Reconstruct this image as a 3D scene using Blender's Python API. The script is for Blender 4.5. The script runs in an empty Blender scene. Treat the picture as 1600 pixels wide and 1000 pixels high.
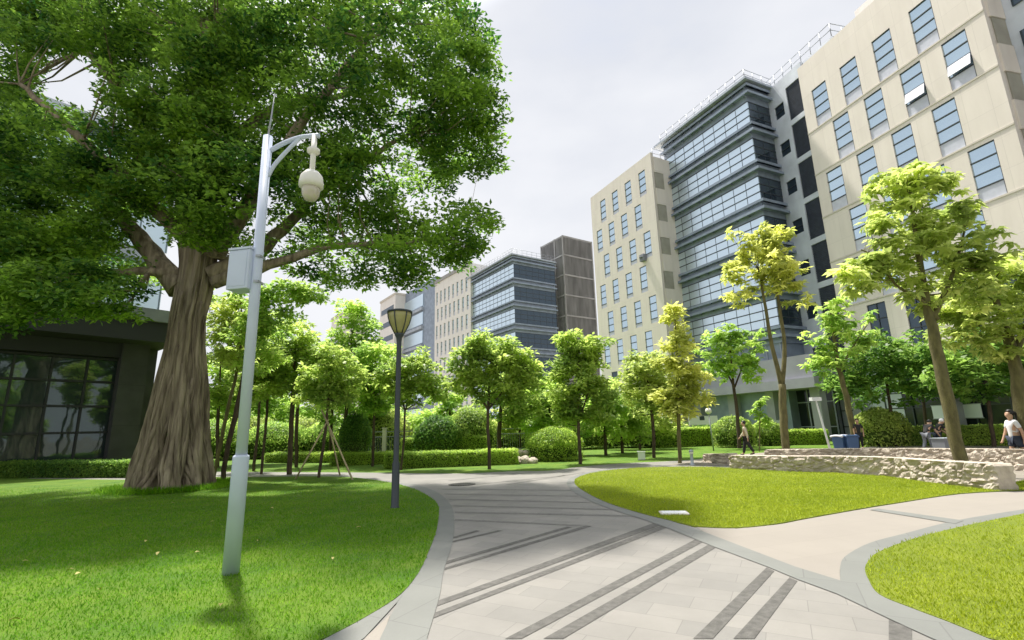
import bpy, bmesh, math, random
import numpy as np
from mathutils import Matrix, Vector, noise as mnoise

random.seed(7)
RNG = np.random.default_rng(11)
C = bpy.context.scene.collection
R = math.radians

# ------------------------------------------------------------------ camera
F, PITCH, ROLL, EYE = 768.0, R(12.4), R(-1.43), 1.6
CAM = Matrix.Rotation(math.pi / 2 + PITCH, 4, 'X') @ Matrix.Rotation(ROLL, 4, 'Z')
cd = bpy.data.cameras.new('camera'); cam = bpy.data.objects.new('camera', cd); C.objects.link(cam)
cam.matrix_world = Matrix.Translation((0, 0, EYE)) @ CAM
cd.sensor_width = 36; cd.lens = 36 * F / 1600; cd.clip_end = 3000; cd.clip_start = .05
bpy.context.scene.camera = cam

def ray(px, py): return CAM.to_3x3() @ Vector(((px - 800) / F, (500 - py) / F, -1))
def G(px, py, z=0.0):
    r = ray(px, py); t = (z - EYE) / r.z
    return Vector((r.x * t, r.y * t, z))
def W(px, py, d):
    r = ray(px, py); t = d / r.y
    return Vector((r.x * t, d, EYE + r.z * t))

# ------------------------------------------------------------------ materials
def newmat(name):
    m = bpy.data.materials.new(name); m.use_nodes = True
    nt = m.node_tree; b = nt.nodes['Principled BSDF']
    return m, nt, b
def mat(name, col, rough=.6, metal=0, var=.0, scale=4, bump=0, bscale=30, spec=.5, ior=1.45, stretch=None, col2=None, contrast=(.35, .65)):
    m, nt, b = newmat(name); N = nt.nodes; L = nt.links
    b.inputs['Roughness'].default_value = rough; b.inputs['Metallic'].default_value = metal
    b.inputs['IOR'].default_value = ior; b.inputs['Specular IOR Level'].default_value = spec
    c = (*col, 1)
    b.inputs['Base Color'].default_value = c
    tc = N.new('ShaderNodeTexCoord'); src = tc.outputs['Object']
    if stretch:
        mp = N.new('ShaderNodeMapping'); mp.inputs['Scale'].default_value = stretch
        L.new(src, mp.inputs['Vector']); src = mp.outputs['Vector']
    if var or col2:
        n = N.new('ShaderNodeTexNoise'); n.inputs['Scale'].default_value = scale; n.inputs['Detail'].default_value = 8
        L.new(src, n.inputs['Vector'])
        r = N.new('ShaderNodeValToRGB')
        r.color_ramp.elements[0].position = contrast[0]; r.color_ramp.elements[1].position = contrast[1]
        c2 = col2 if col2 else tuple(min(1, x * (1 + var)) for x in col)
        c1 = col if col2 else tuple(x * (1 - var) for x in col)
        r.color_ramp.elements[0].color = (*c1, 1); r.color_ramp.elements[1].color = (*c2, 1)
        L.new(n.outputs['Fac'], r.inputs['Fac']); L.new(r.outputs['Color'], b.inputs['Base Color'])
    if bump:
        n2 = N.new('ShaderNodeTexNoise'); n2.inputs['Scale'].default_value = bscale; n2.inputs['Detail'].default_value = 6
        L.new(src, n2.inputs['Vector'])
        bp = N.new('ShaderNodeBump'); bp.inputs['Strength'].default_value = bump; bp.inputs['Distance'].default_value = .05
        L.new(n2.outputs['Fac'], bp.inputs['Height']); L.new(bp.outputs['Normal'], b.inputs['Normal'])
    return m
def leafmat(name, dark, light, trans=.4, nscale=.6, spec=.35):
    """leaf-to-leaf colour of the species comes from a per-leaf random number and a slow noise"""
    m, nt, b = newmat(name); N = nt.nodes; L = nt.links
    at = N.new('ShaderNodeAttribute'); at.attribute_name = 'leaf_random'
    tc = N.new('ShaderNodeTexCoord'); n = N.new('ShaderNodeTexNoise'); n.inputs['Scale'].default_value = nscale
    n.inputs['Detail'].default_value = 3
    L.new(tc.outputs['Object'], n.inputs['Vector'])
    mx = N.new('ShaderNodeMath'); mx.operation = 'MULTIPLY_ADD'; mx.inputs[1].default_value = .8
    L.new(at.outputs['Fac'], mx.inputs[0])
    m2 = N.new('ShaderNodeMath'); m2.operation = 'MULTIPLY_ADD'; m2.inputs[1].default_value = 1.4; m2.inputs[2].default_value = -.6
    L.new(n.outputs['Fac'], m2.inputs[0]); L.new(m2.outputs[0], mx.inputs[2])
    r = N.new('ShaderNodeValToRGB'); r.color_ramp.elements[0].color = (*dark, 1); r.color_ramp.elements[1].color = (*light, 1)
    r.color_ramp.elements[0].position = .2; r.color_ramp.elements[1].position = .9
    L.new(mx.outputs[0], r.inputs['Fac']); L.new(r.outputs['Color'], b.inputs['Base Color'])
    b.inputs['Roughness'].default_value = .45; b.inputs['Specular IOR Level'].default_value = spec
    t = N.new('ShaderNodeBsdfTranslucent')
    g = N.new('ShaderNodeHueSaturation'); g.inputs['Value'].default_value = 2.1; g.inputs['Saturation'].default_value = .92
    L.new(r.outputs['Color'], g.inputs['Color']); L.new(g.outputs['Color'], t.inputs['Color'])
    ms = N.new('ShaderNodeMixShader'); ms.inputs['Fac'].default_value = trans
    L.new(b.outputs[0], ms.inputs[1]); L.new(t.outputs[0], ms.inputs[2])
    L.new(ms.outputs[0], nt.nodes['Material Output'].inputs['Surface'])
    return m
def glass(name, col, metal, rough=.04, ior=1.5, wob=.02):
    m, nt, b = newmat(name); N = nt.nodes; L = nt.links
    b.inputs['Base Color'].default_value = (*col, 1); b.inputs['Metallic'].default_value = metal
    b.inputs['Roughness'].default_value = rough; b.inputs['IOR'].default_value = ior
    tc = N.new('ShaderNodeTexCoord'); n = N.new('ShaderNodeTexNoise'); n.inputs['Scale'].default_value = .7
    L.new(tc.outputs['Object'], n.inputs['Vector'])
    bp = N.new('ShaderNodeBump'); bp.inputs['Strength'].default_value = wob; bp.inputs['Distance'].default_value = .3
    L.new(n.outputs['Fac'], bp.inputs['Height']); L.new(bp.outputs['Normal'], b.inputs['Normal'])
    return m
def paving(name, c1, c2, mortar, bw, bh, rot=0.0, msize=.006, var=.12):
    m, nt, b = newmat(name); N = nt.nodes; L = nt.links
    tc = N.new('ShaderNodeTexCoord'); mp = N.new('ShaderNodeMapping'); mp.inputs['Rotation'].default_value = (0, 0, rot)
    L.new(tc.outputs['Object'], mp.inputs['Vector'])
    br = N.new('ShaderNodeTexBrick'); br.inputs['Scale'].default_value = 1
    br.inputs['Brick Width'].default_value = bw; br.inputs['Row Height'].default_value = bh
    br.inputs['Mortar Size'].default_value = msize; br.inputs['Mortar Smooth'].default_value = .3
    br.inputs['Color1'].default_value = (*c1, 1); br.inputs['Color2'].default_value = (*c2, 1); br.inputs['Mortar'].default_value = (*mortar, 1)
    L.new(mp.outputs[0], br.inputs['Vector'])
    n = N.new('ShaderNodeTexNoise'); n.inputs['Scale'].default_value = .9; n.inputs['Detail'].default_value = 10; n.inputs['Roughness'].default_value = .65
    L.new(tc.outputs['Object'], n.inputs['Vector'])
    r = N.new('ShaderNodeValToRGB'); r.color_ramp.elements[0].position = .3; r.color_ramp.elements[1].position = .7
    lo, hi = 1 - var, 1 + var * .5
    r.color_ramp.elements[0].color = (lo, lo, lo, 1); r.color_ramp.elements[1].color = (hi, hi, hi, 1)
    L.new(n.outputs['Fac'], r.inputs['Fac'])
    mx = N.new('ShaderNodeMix'); mx.data_type = 'RGBA'; mx.blend_type = 'MULTIPLY'; mx.inputs['Factor'].default_value = 1
    L.new(br.outputs['Color'], mx.inputs['A']); L.new(r.outputs['Color'], mx.inputs['B'])
    L.new(mx.outputs['Result'], b.inputs['Base Color'])
    n3 = N.new('ShaderNodeTexNoise'); n3.inputs['Scale'].default_value = 60; n3.inputs['Detail'].default_value = 4
    L.new(tc.outputs['Object'], n3.inputs['Vector'])
    bp = N.new('ShaderNodeBump'); bp.inputs['Strength'].default_value = .15; bp.inputs['Distance'].default_value = .01
    L.new(n3.outputs['Fac'], bp.inputs['Height']); L.new(bp.outputs['Normal'], b.inputs['Normal'])
    b.inputs['Roughness'].default_value = .75
    return m

def facade(name, col, bw, bh, jd=.86):
    m, nt, b = newmat(name); N = nt.nodes; L = nt.links
    tc = N.new('ShaderNodeTexCoord'); sx = N.new('ShaderNodeSeparateXYZ'); cx = N.new('ShaderNodeCombineXYZ')
    L.new(tc.outputs['Object'], sx.inputs[0]); L.new(sx.outputs['X'], cx.inputs['X']); L.new(sx.outputs['Z'], cx.inputs['Y'])
    br = N.new('ShaderNodeTexBrick'); br.inputs['Scale'].default_value = 1; br.offset = 0
    br.inputs['Brick Width'].default_value = bw; br.inputs['Row Height'].default_value = bh; br.inputs['Mortar Size'].default_value = .014
    c2 = tuple(x * .965 for x in col); cm = tuple(x * jd for x in col)
    br.inputs['Color1'].default_value = (*col, 1); br.inputs['Color2'].default_value = (*c2, 1); br.inputs['Mortar'].default_value = (*cm, 1)
    L.new(cx.outputs[0], br.inputs['Vector'])
    mp = N.new('ShaderNodeMapping'); mp.inputs['Scale'].default_value = (1.2, 1.2, .22); L.new(tc.outputs['Object'], mp.inputs[0])
    n = N.new('ShaderNodeTexNoise'); n.inputs['Scale'].default_value = 1.3; n.inputs['Detail'].default_value = 9; n.inputs['Roughness'].default_value = .6
    L.new(mp.outputs[0], n.inputs['Vector'])
    r = N.new('ShaderNodeValToRGB'); r.color_ramp.elements[0].position = .32; r.color_ramp.elements[1].position = .62
    r.color_ramp.elements[0].color = (.945, .94, .935, 1); r.color_ramp.elements[1].color = (1.02, 1.02, 1.02, 1)
    L.new(n.outputs['Fac'], r.inputs['Fac'])
    mx = N.new('ShaderNodeMix'); mx.data_type = 'RGBA'; mx.blend_type = 'MULTIPLY'; mx.inputs['Factor'].default_value = 1
    L.new(br.outputs['Color'], mx.inputs['A']); L.new(r.outputs['Color'], mx.inputs['B']); L.new(mx.outputs['Result'], b.inputs['Base Color'])
    b.inputs['Roughness'].default_value = .8
    return m

M = {}
M['grass_right'] = mat('grass_yellowish', (.12, .165, .007), .9, col2=(.175, .215, .010), scale=1.1, bump=.6, bscale=90)  # middle and right lawns: yellower grass than the left one
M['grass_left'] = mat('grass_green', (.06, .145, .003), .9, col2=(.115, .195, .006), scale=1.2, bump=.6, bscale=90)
M['blade_right'] = leafmat('grass_blade_yellowish', (.19, .25, .006), (.31, .36, .012), .45, .5, .05)  # blades in the same yellow-green as their lawn
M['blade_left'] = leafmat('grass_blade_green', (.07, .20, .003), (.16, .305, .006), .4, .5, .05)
M['soil'] = mat('bare_soil', (.07, .05, .035), .95, var=.3, scale=9, bump=.5)
M['paver'] = paving('granite_pavers', (.222, .211, .193), (.188, .181, .168), (.155, .149, .137), .62, .31, R(28), var=.15, msize=.004)
M['band'] = paving('granite_kerb_band', (.165, .17, .158), (.15, .155, .146), (.125, .127, .12), .9, .9, R(28), var=.1)
M['beige_path'] = paving('beige_path_paving', (.25, .226, .197), (.24, .217, .19), (.215, .195, .17), 1.2, .6, R(-20), var=.06, msize=.004)
M['stripe'] = mat('dark_granite', (.092, .088, .081), .75, var=.22, scale=14, bump=.2, bscale=60)
M['stripe_faint'] = mat('mid_granite', (.145, .14, .13), .75, var=.15, scale=14)
M['terrace'] = paving('terrace_paving', (.24, .215, .18), (.225, .20, .17), (.19, .17, .145), .8, .4, 0, var=.1)
M['beige'] = facade('beige_cladding', (.71, .655, .585), 1.46, 2.03)
M['beige_far'] = facade('pale_cladding', (.76, .725, .68), 2.02, 2.05)
M['ledge'] = mat('pale_ledge', (.56, .52, .45), .7, var=.06, scale=2)
M['olive'] = mat('olive_louvre', (.33, .315, .26), .7, var=.1, scale=1)
M['core'] = mat('blue_grey_panel', (.56, .60, .66), .6, var=.12, scale=.6)
M['darkpanel'] = mat('charcoal_louvre', (.04, .05, .072), .55, var=.2, scale=3)
M['frame'] = mat('slate_frame', (.045, .055, .065), .5)
M['spandrel'] = mat('lilac_spandrel', (.52, .54, .62), .4, var=.06, scale=2)
M['pane'] = glass('blue_window_glass', (.52, .65, .74), .9)
M['pane_dark'] = glass('dark_window_glass', (.06, .085, .11), .6)
M['gband'] = glass('pale_blue_band_glass', (.66, .78, .86), .92, .3)
M['steel'] = mat('dark_blue_steel', (.25, .30, .37), .5, .2, var=.15, scale=1)
M['steel_mid'] = mat('grey_blue_steel', (.38, .42, .47), .5, .3, var=.12, scale=1)
M['podium'] = mat('grey_podium_slab', (.33, .33, .37), .7, var=.1, scale=.7)
M['rail'] = mat('roof_rail_metal', (.33, .35, .37), .4, .6)
M['dglass'] = glass('green_dark_glass', (.055, .08, .08), .5, .03, 1.7, .03)
M['dglass_right'] = glass('dark_shopfront_glass', (.02, .027, .03), .05, .08, 1.4, .03)
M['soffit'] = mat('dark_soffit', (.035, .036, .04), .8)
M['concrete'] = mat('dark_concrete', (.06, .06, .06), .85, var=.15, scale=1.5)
M['slab'] = mat('grey_canopy_edge', (.22, .23, .26), .7, var=.1, scale=1)
M['mesh'] = mat('brown_mesh', (.25, .243, .236), .8, var=.25, scale=.35, stretch=(3, 3, .5))
M['mesh_light'] = mat('pale_frame', (.32, .312, .30), .8, var=.15, scale=.5)
M['bark'] = mat('brown_bark', (.075, .052, .034), .9, var=.35, scale=6, bump=.7, bscale=18, stretch=(2, 2, .5))
M['bark_pale'] = mat('olive_smooth_bark', (.125, .11, .045), .85, var=.3, scale=5, bump=.4, bscale=20, stretch=(1.5, 1.5, .6))
M['bark_fig'] = mat('fig_bark', (.11, .085, .055), .9, col2=(.37, .31, .215), scale=2.2, bump=.8, bscale=7, stretch=(3.0, 3.0, .4), contrast=(.32, .72))
M['pole'] = mat('pale_blue_paint', (.50, .56, .70), .42, var=.05, scale=2)
M['cream'] = mat('cream_plastic', (.72, .70, .65), .35)
M['dome'] = glass('camera_dome', (.50, .46, .38), .1, .12)
M['charcoal'] = mat('charcoal_paint', (.05, .058, .068), .4, .2)
M['shade'] = mat('frosted_lamp_shade', (.36, .33, .14), .3, var=.08, scale=6)
M['white'] = mat('white_paint', (.72, .73, .74), .5)
M['banner'] = mat('pale_lilac_banner', (.72, .74, .82), .6)
M['wood'] = mat('pale_bamboo', (.42, .34, .21), .8, var=.2, scale=8)
M['stone'] = mat('rough_pink_stone', (.36, .305, .25), .95, col2=(.54, .475, .40), scale=3.5, bump=.35, bscale=14)
M['iron'] = mat('cast_iron', (.05, .048, .045), .6, .5, var=.3, scale=20)
M['leaf_fig'] = leafmat('fig_leaf', (.02, .08, .009), (.22, .37, .02), .5, .45)
M['leaf_lime'] = leafmat('lime_leaf', (.20, .27, .05), (.50, .56, .14), .52)
M['leaf_yellow'] = leafmat('yellow_leaf', (.25, .29, .05), (.56, .57, .14), .52)
M['leaf_mid'] = leafmat('mid_green_leaf', (.14, .23, .04), (.42, .52, .09), .5)
M['leaf_bright'] = leafmat('bright_green_leaf', (.15, .27, .04), (.43, .55, .095), .52)
M['leaf_dark'] = leafmat('dark_green_leaf', (.055, .14, .022), (.20, .32, .04), .5)
M['leaf_hedge'] = leafmat('hedge_leaf', (.16, .27, .025), (.40, .52, .06), .45)
M['leaf_fallen'] = mat('fallen_leaf', (.42, .38, .12), .7)
M['skin'] = mat('skin', (.45, .28, .19), .5)
M['hair'] = mat('black_hair', (.012, .011, .012), .4)
M['cloth_black'] = mat('black_cloth', (.018, .018, .02), .8)
M['cloth_white'] = mat('white_cloth', (.66, .66, .68), .8)
M['cloth_cream'] = mat('cream_cloth', (.55, .47, .36), .8)
M['cloth_navy'] = mat('navy_cloth', (.025, .035, .06), .8)
M['cloth_grey'] = mat('grey_cloth', (.18, .19, .22), .8)
M['bin_blue'] = mat('blue_plastic', (.05, .10, .22), .5)
M['tyre'] = mat('black_rubber', (.015, .015, .015), .8)

# ------------------------------------------------------------------ mesh builder
class MB:
    def __init__(s): s.v = []; s.f = []; s.smooth = []
    def add(s, vs, fs, sm=False):
        o = len(s.v); s.v += [tuple(v) for v in vs]
        s.f += [tuple(i + o for i in f) for f in fs]; s.smooth += [sm] * len(fs)
        return s
    def box(s, x0, x1, y0, y1, z0, z1, mtx=None):
        vs = [Vector(p) for p in ((x0, y0, z0), (x1, y0, z0), (x1, y1, z0), (x0, y1, z0), (x0, y0, z1), (x1, y0, z1), (x1, y1, z1), (x0, y1, z1))]
        if mtx: vs = [mtx @ v for v in vs]
        return s.add(vs, [(0, 3, 2, 1), (4, 5, 6, 7), (0, 1, 5, 4), (1, 2, 6, 5), (2, 3, 7, 6), (3, 0, 4, 7)])
    def tube(s, pts, rad, n=8, cap=True, sm=True):
        pts = [Vector(p) for p in pts]
        if not hasattr(rad, '__len__'): rad = [rad] * len(pts)
        rings = []; up = Vector((.31, .77, .11)); prev = None
        for i, p in enumerate(pts):
            d = (pts[min(i + 1, len(pts) - 1)] - pts[max(i - 1, 0)])
            d = d.normalized() if d.length > 1e-9 else Vector((0, 0, 1))
            a = up if prev is None else prev
            a = (a - d * a.dot(d))
            if a.length < 1e-4: a = d.orthogonal()
            a.normalize(); prev = a; b = d.cross(a)
            rings.append([p + (a * math.cos(2 * math.pi * k / n) + b * math.sin(2 * math.pi * k / n)) * rad[i] for k in range(n)])
        vs = [v for r in rings for v in r]; fs = []
        for i in range(len(pts) - 1):
            for k in range(n):
                k2 = (k + 1) % n
                fs.append((i * n + k, i * n + k2, (i + 1) * n + k2, (i + 1) * n + k))
        s.add(vs, fs, sm)
        if cap:
            o = len(s.v) - len(vs)
            s.f += [tuple(o + k for k in reversed(range(n))), tuple(o + (len(pts) - 1) * n + k for k in range(n))]; s.smooth += [False, False]
        return s
    def lathe(s, prof, n=20, origin=(0, 0, 0), sm=True):
        o = Vector(origin); vs = []; fs = []
        for r, z in prof:
            for k in range(n):
                a = 2 * math.pi * k / n; vs.append(o + Vector((r * math.cos(a), r * math.sin(a), z)))
        for i in range(len(prof) - 1):
            for k in range(n):
                k2 = (k + 1) % n; fs.append((i * n + k, i * n + k2, (i + 1) * n + k2, (i + 1) * n + k))
        fs.append(tuple(reversed(range(n)))); fs.append(tuple((len(prof) - 1) * n + k for k in range(n)))
        return s.add(vs, fs, sm)
    def build(s, name, m, parent=None):
        me = bpy.data.meshes.new(name); me.from_pydata(s.v, [], s.f); me.update()
        if s.f: me.polygons.foreach_set('use_smooth', s.smooth)
        me.materials.append(M[m] if isinstance(m, str) else m)
        o = bpy.data.objects.new(name, me); C.objects.link(o)
        if parent: o.parent = parent
        return o
def tag(o, label=None, cat=None, group=None, kind=None):
    if label: o['label'] = label
    if cat: o['category'] = cat
    if group: o['group'] = group
    if kind: o['kind'] = kind
    return o
def thing(name, label, cat, loc=(0, 0, 0), rz=0, group=None):
    o = bpy.data.objects.new(name, None); C.objects.link(o); o.location = loc; o.rotation_euler = (0, 0, rz)
    o.empty_display_size = .3
    return tag(o, label, cat, group)
def copy_child(o, parent, loc=None):
    c = o.copy(); C.objects.link(c); c.parent = parent
    if loc is not None: c.location = loc
    for ch in list(o.children): copy_child(ch, c)
    return c

def smooth_line(pts, k=6, closed=False):
    pts = [Vector(p) for p in pts]; out = []; n = len(pts)
    rng = range(n) if closed else range(n - 1)
    for i in rng:
        g = (lambda j: pts[j % n]) if closed else (lambda j: pts[max(0, min(n - 1, j))])
        p0, p1, p2, p3 = g(i - 1), g(i), g(i + 1), g(i + 2)
        for q in range(k):
            t = q / k
            out.append(.5 * ((2 * p1) + (p2 - p0) * t + (2 * p0 - 5 * p1 + 4 * p2 - p3) * t * t + (3 * p1 - p0 - 3 * p2 + p3) * t ** 3))
    if not closed: out.append(pts[-1])
    return out
def sheet(name, polys, z, m, skirt=0):
    """flat sheet(s) at height z, ear clipped; skirt = thickness of the edge"""
    bm = bmesh.new()
    for poly in polys:
        vs = [bm.verts.new((p[0], p[1], z)) for p in poly]
        f = bm.faces.new(vs); f.normal_update()
        if f.normal.z < 0: f.normal_flip()
        if skirt:
            lo = [bm.verts.new((p[0], p[1], z - skirt)) for p in poly]
            for i in range(len(vs)):
                j = (i + 1) % len(vs)
                try: bm.faces.new((vs[i], lo[i], lo[j], vs[j]))
                except ValueError: pass
    bmesh.ops.triangulate(bm, faces=[f for f in bm.faces if len(f.verts) > 4], ngon_method='EAR_CLIP')
    bmesh.ops.recalc_face_normals(bm, faces=bm.faces) if skirt else None
    me = bpy.data.meshes.new(name); bm.to_mesh(me); bm.free(); me.materials.append(M[m])
    o = bpy.data.objects.new(name, me); C.objects.link(o)
    return tag(o, kind='structure')
def px(*pts): return [G(*p) for p in pts]

# ------------------------------------------------------------------ leaves
def leaf_mesh(name, P, T, Nn, Ln, Wd, m, parent=None, fold=.12, ncl=0):
    n = len(P); S = np.cross(T, Nn); S /= np.linalg.norm(S, axis=1, keepdims=True) + 1e-9
    Ln = np.broadcast_to(Ln, n)[:, None]; Wd = np.broadcast_to(Wd, n)[:, None]
    V = np.empty((n, 4, 3))
    V[:, 0] = P; V[:, 1] = P + T * Ln * .45 + S * Wd * .5 + Nn * Ln * fold
    V[:, 2] = P + T * Ln; V[:, 3] = P + T * Ln * .45 - S * Wd * .5 + Nn * Ln * fold
    me = bpy.data.meshes.new(name)
    me.vertices.add(4 * n); me.vertices.foreach_set('co', V.reshape(-1).astype(np.float32))
    me.loops.add(4 * n); me.loops.foreach_set('vertex_index', np.arange(4 * n, dtype=np.int32))
    me.polygons.add(n); me.polygons.foreach_set('loop_start', np.arange(0, 4 * n, 4, dtype=np.int32))
    try: me.polygons.foreach_set('loop_total', np.full(n, 4, dtype=np.int32))
    except Exception: pass
    a = me.attributes.new('leaf_random', 'FLOAT', 'FACE'); rv = RNG.random(n)
    if ncl: rv = .5 * rv + .5 * np.repeat(RNG.random(ncl), n // ncl + 1)[:n] if n % ncl else .5 * rv + .5 * np.repeat(RNG.random(ncl), n // ncl)
    a.data.foreach_set('value', rv.astype(np.float32))
    me.update(calc_edges=True); me.materials.append(M[m])
    o = bpy.data.objects.new(name, me); C.objects.link(o)
    if parent: o.parent = parent
    return o
def unit(a): return a / (np.linalg.norm(a, axis=1, keepdims=True) + 1e-9)
def cluster_leaves(centres, per, rad, size, flat=.6, droop=.25, whorl=0, aspect=.5):
    """leaf positions, axes, normals for clusters; whorl>0 gives drooping radial leaflets"""
    K = len(centres); cs = np.asarray(centres)
    if whorl:
        nw = max(1, per // whorl)
        c = np.repeat(cs, nw, 0); off = RNG.normal(0, 1, c.shape); off = unit(off) * (RNG.random((len(c), 1)) ** .5) * rad
        off[:, 2] *= flat; c = c + off
        ax = unit(RNG.normal(0, .35, c.shape) + np.array([0, 0, 1.]))
        c = np.repeat(c, whorl, 0); ax = np.repeat(ax, whorl, 0)
        ang = np.tile(np.arange(whorl) * 2 * math.pi / whorl, K * nw) + RNG.normal(0, .25, len(c))
        u = unit(np.cross(ax, np.array([[1., .2, .1]]))); w = np.cross(ax, u)
        T = unit(u * np.cos(ang)[:, None] + w * np.sin(ang)[:, None] - ax * (.15 + .5 * RNG.random((len(c), 1))))
        Nn = unit(ax + T * .35)
        Ln = size * (.7 + .6 * RNG.random(len(c)))
        return c, T, Nn, Ln, Ln * aspect
    c = np.repeat(cs, per, 0); off = unit(RNG.normal(0, 1, c.shape)) * (RNG.random((len(c), 1)) ** .45) * rad
    off[:, 2] *= flat; P = c + off
    T = RNG.normal(0, 1, c.shape) + unit(off) * .7; T[:, 2] = T[:, 2] * .45 - droop; T = unit(T)
    Nn = RNG.normal(0, .55, c.shape) + np.array([0, 0, 1.]); Nn -= T * np.sum(T * Nn, 1, keepdims=True); Nn = unit(Nn)
    Ln = size * (.65 + .7 * RNG.random(len(c)))
    return P, T, Nn, Ln, Ln * aspect
def blob_points(blobs, seed):
    """cluster centres spread through ellipsoids (cx,cy,cz,rx,ry,rz,count), denser towards the outside"""
    r = np.random.default_rng(seed); out = []
    for cx, cy, cz, rx, ry, rz, n in blobs:
        d = unit(r.normal(0, 1, (n, 3))) * (r.random((n, 1)) ** .38) * np.where(r.random((n, 1)) < .2, 1.34, 1.04)
        out.append(d * np.array([rx, ry, rz]) + np.array([cx, cy, cz]))
    return np.concatenate(out)

def tree(label, depth, stems, blobs, leaf, size=.16, per=70, rad=.45, bark='bark', whorl=0, flat=.6, seed=1, group=None, name='tree', nbranch=40, aspect=.5, density=1.0, dscale=1.0, cat='tree', sides=9):
    """stems: list of pixel polylines [(px,py,radius_m)...]; blobs: [(px,py,rx_px,ry_px,count[,depth offset])]"""
    base = W(stems[0][0][0], stems[0][0][1], depth); base.z = 0
    t = thing(name, label, cat, base, 0, group)
    sp = []; mb = MB(); rr = random.Random(seed); stems = [[(a_, b_, c_ * .74) for a_, b_, c_ in q_] for q_ in stems]
    for st in stems:
        pts = [W(a, b, depth) - base for a, b, _ in st]; rad_ = [q[2] for q in st]
        if st is stems[0]:
            pts[0].z = -.1; rad_[0] *= 1.0
            pts.insert(1, pts[0].lerp(pts[1], .06)); rad_.insert(1, rad_[0] * .82); rad_[0] *= 1.12
        if len(pts) > 2:
            fine = smooth_line(pts, 4); fr = []
            for i in range(len(pts) - 1):
                for q in range(4): fr.append(rad_[i] + (rad_[i + 1] - rad_[i]) * q / 4)
            fr.append(rad_[-1])
        else: fine, fr = pts, rad_
        fine = [p + Vector((rr.uniform(-1, 1), rr.uniform(-1, 1), 0)) * fr[i] * .18 if 0 < i < len(fine) - 1 else p for i, p in enumerate(fine)]
        mb.tube(fine, fr, sides); sp.append((fine, fr))
    bl = []
    for b in blobs:
        x, y, rx, ry, n = b[:5]; dd = b[5] if len(b) > 5 else 0
        c = W(x, y, depth + dd) - base; k = (CAM.to_3x3().transposed() @ (W(x, y, depth + dd) - Vector((0, 0, EYE)))).z / -F
        bl.append((c.x, c.y, c.z, rx * k, (rx + ry) * .5 * k * dscale, ry * k, max(1, int(n * density))))
    cs = blob_points(bl, seed)
    cs = cs[cs[:, 2] > .25]
    # limbs from the stems to a part of the leaf clusters
    allp = [(p, fr[i]) for fine, fr in sp for i, p in enumerate(fine) if i > len(fine) * .45]
    order = list(range(len(cs))); rr.shuffle(order)
    for i in order[:nbranch]:
        c = Vector(cs[i])
        cand = [(p, r) for p, r in allp if p.z < c.z + .15] or allp
        p, r = min(cand, key=lambda q: (q[0] - c).length + .15 * rr.random())
        if (p - c).length > .9 and c.z - p.z < .3 * (p - c).length: continue
        mid = p.lerp(c, .5) + Vector((rr.uniform(-.1, .1), rr.uniform(-.1, .1), -.12 * (c - p).length))
        r0 = max(.008, min(r * .5, .018 * (c - p).length + .008))
        mb.tube([p, p.lerp(mid, .55) , mid, c], [r0, r0 * .8, r0 * .6, r0 * .25], 5, cap=False)
    mb.build('trunk', bark, t)
    leaf_mesh('crown', *cluster_leaves(cs, int(per * (.66 if whorl else .6)), rad * (.95 if whorl else .85), size * (1 if whorl else 1.18), flat * .85, .25, whorl, aspect), leaf, t, ncl=len(cs))
    return t

# ================================================================== GROUND
def ext(p, q, d):
    v = (q - p); v.z = 0; return q + v.normalized() * d
sheet('ground', [[(-900, -300), (900, -300), (900, 1500), (-900, 1500)]], -.012, 'terrace')
sheet('lawn_far', [[(-34, 8), (34, 8), (42, 38), (30, 62), (0, 80), (-40, 90)]], 0, 'grass_left')
far_line = px((300, 737), (450, 738), (560, 738.5), (714, 740), (800, 736.5), (860, 735.5), (910, 729), (976, 724), (1042, 721), (1100, 717), (1140, 712), (1200, 707.5), (1290, 702), (1400, 697.5), (1520, 696), (1620, 696))
fl = smooth_line(far_line, 3)
main_poly = [Vector((-21, 24.5, 0))] + fl + [Vector((60, 22, 0)), Vector((60, -14, 0)), Vector((-12, -14, 0)), Vector((-12, 6, 0)), Vector((-20, 10, 0))]
sheet('main_path', [main_poly], .006, 'paver')
# pale branch paths (right and bottom left)
r2_in = px((1456, 1000), (1389, 969), (1313, 909), (1313, 888), (1321, 871), (1359, 850), (1414, 835), (1497, 814), (1600, 797))
up_low = px((1101, 833), (1150, 827), (1215, 820.5), (1260, 812), (1350, 796), (1400, 788), (1500, 773), (1600, 768))
beige = px((1060, 806)) + px((1101.6, 833), (1242, 887)) + smooth_line(r2_in[2:], 4) + [Vector((14, 10.2, 0)), Vector((26, 12, 0)), Vector((26, 19, 0)), Vector((15, 14, 0))] + list(reversed(smooth_line([p for p in up_low[1:]], 3)))
sheet('branch_path', [beige, px((610, 962), (596, 1000)) + [Vector((-1.05, 2.5, 0)), Vector((-3.2, 1.5, 0)), Vector((-2.6, 2.6, 0))] + px((566, 1002))], .010, 'beige_path')
terr = px((1042, 727), (1100, 716.5), (1145, 711.5), (1200, 707), (1290, 701.6), (1400, 697.2), (1520, 695.8)) + [Vector((60, 24, 0)), Vector((60, 14, 0)), Vector((15, 13.2, 0))] + px((1545, 760), (1430, 748), (1300, 734), (1150, 728))
sheet('terrace_paving', [terr], .014, 'terrace')

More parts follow.
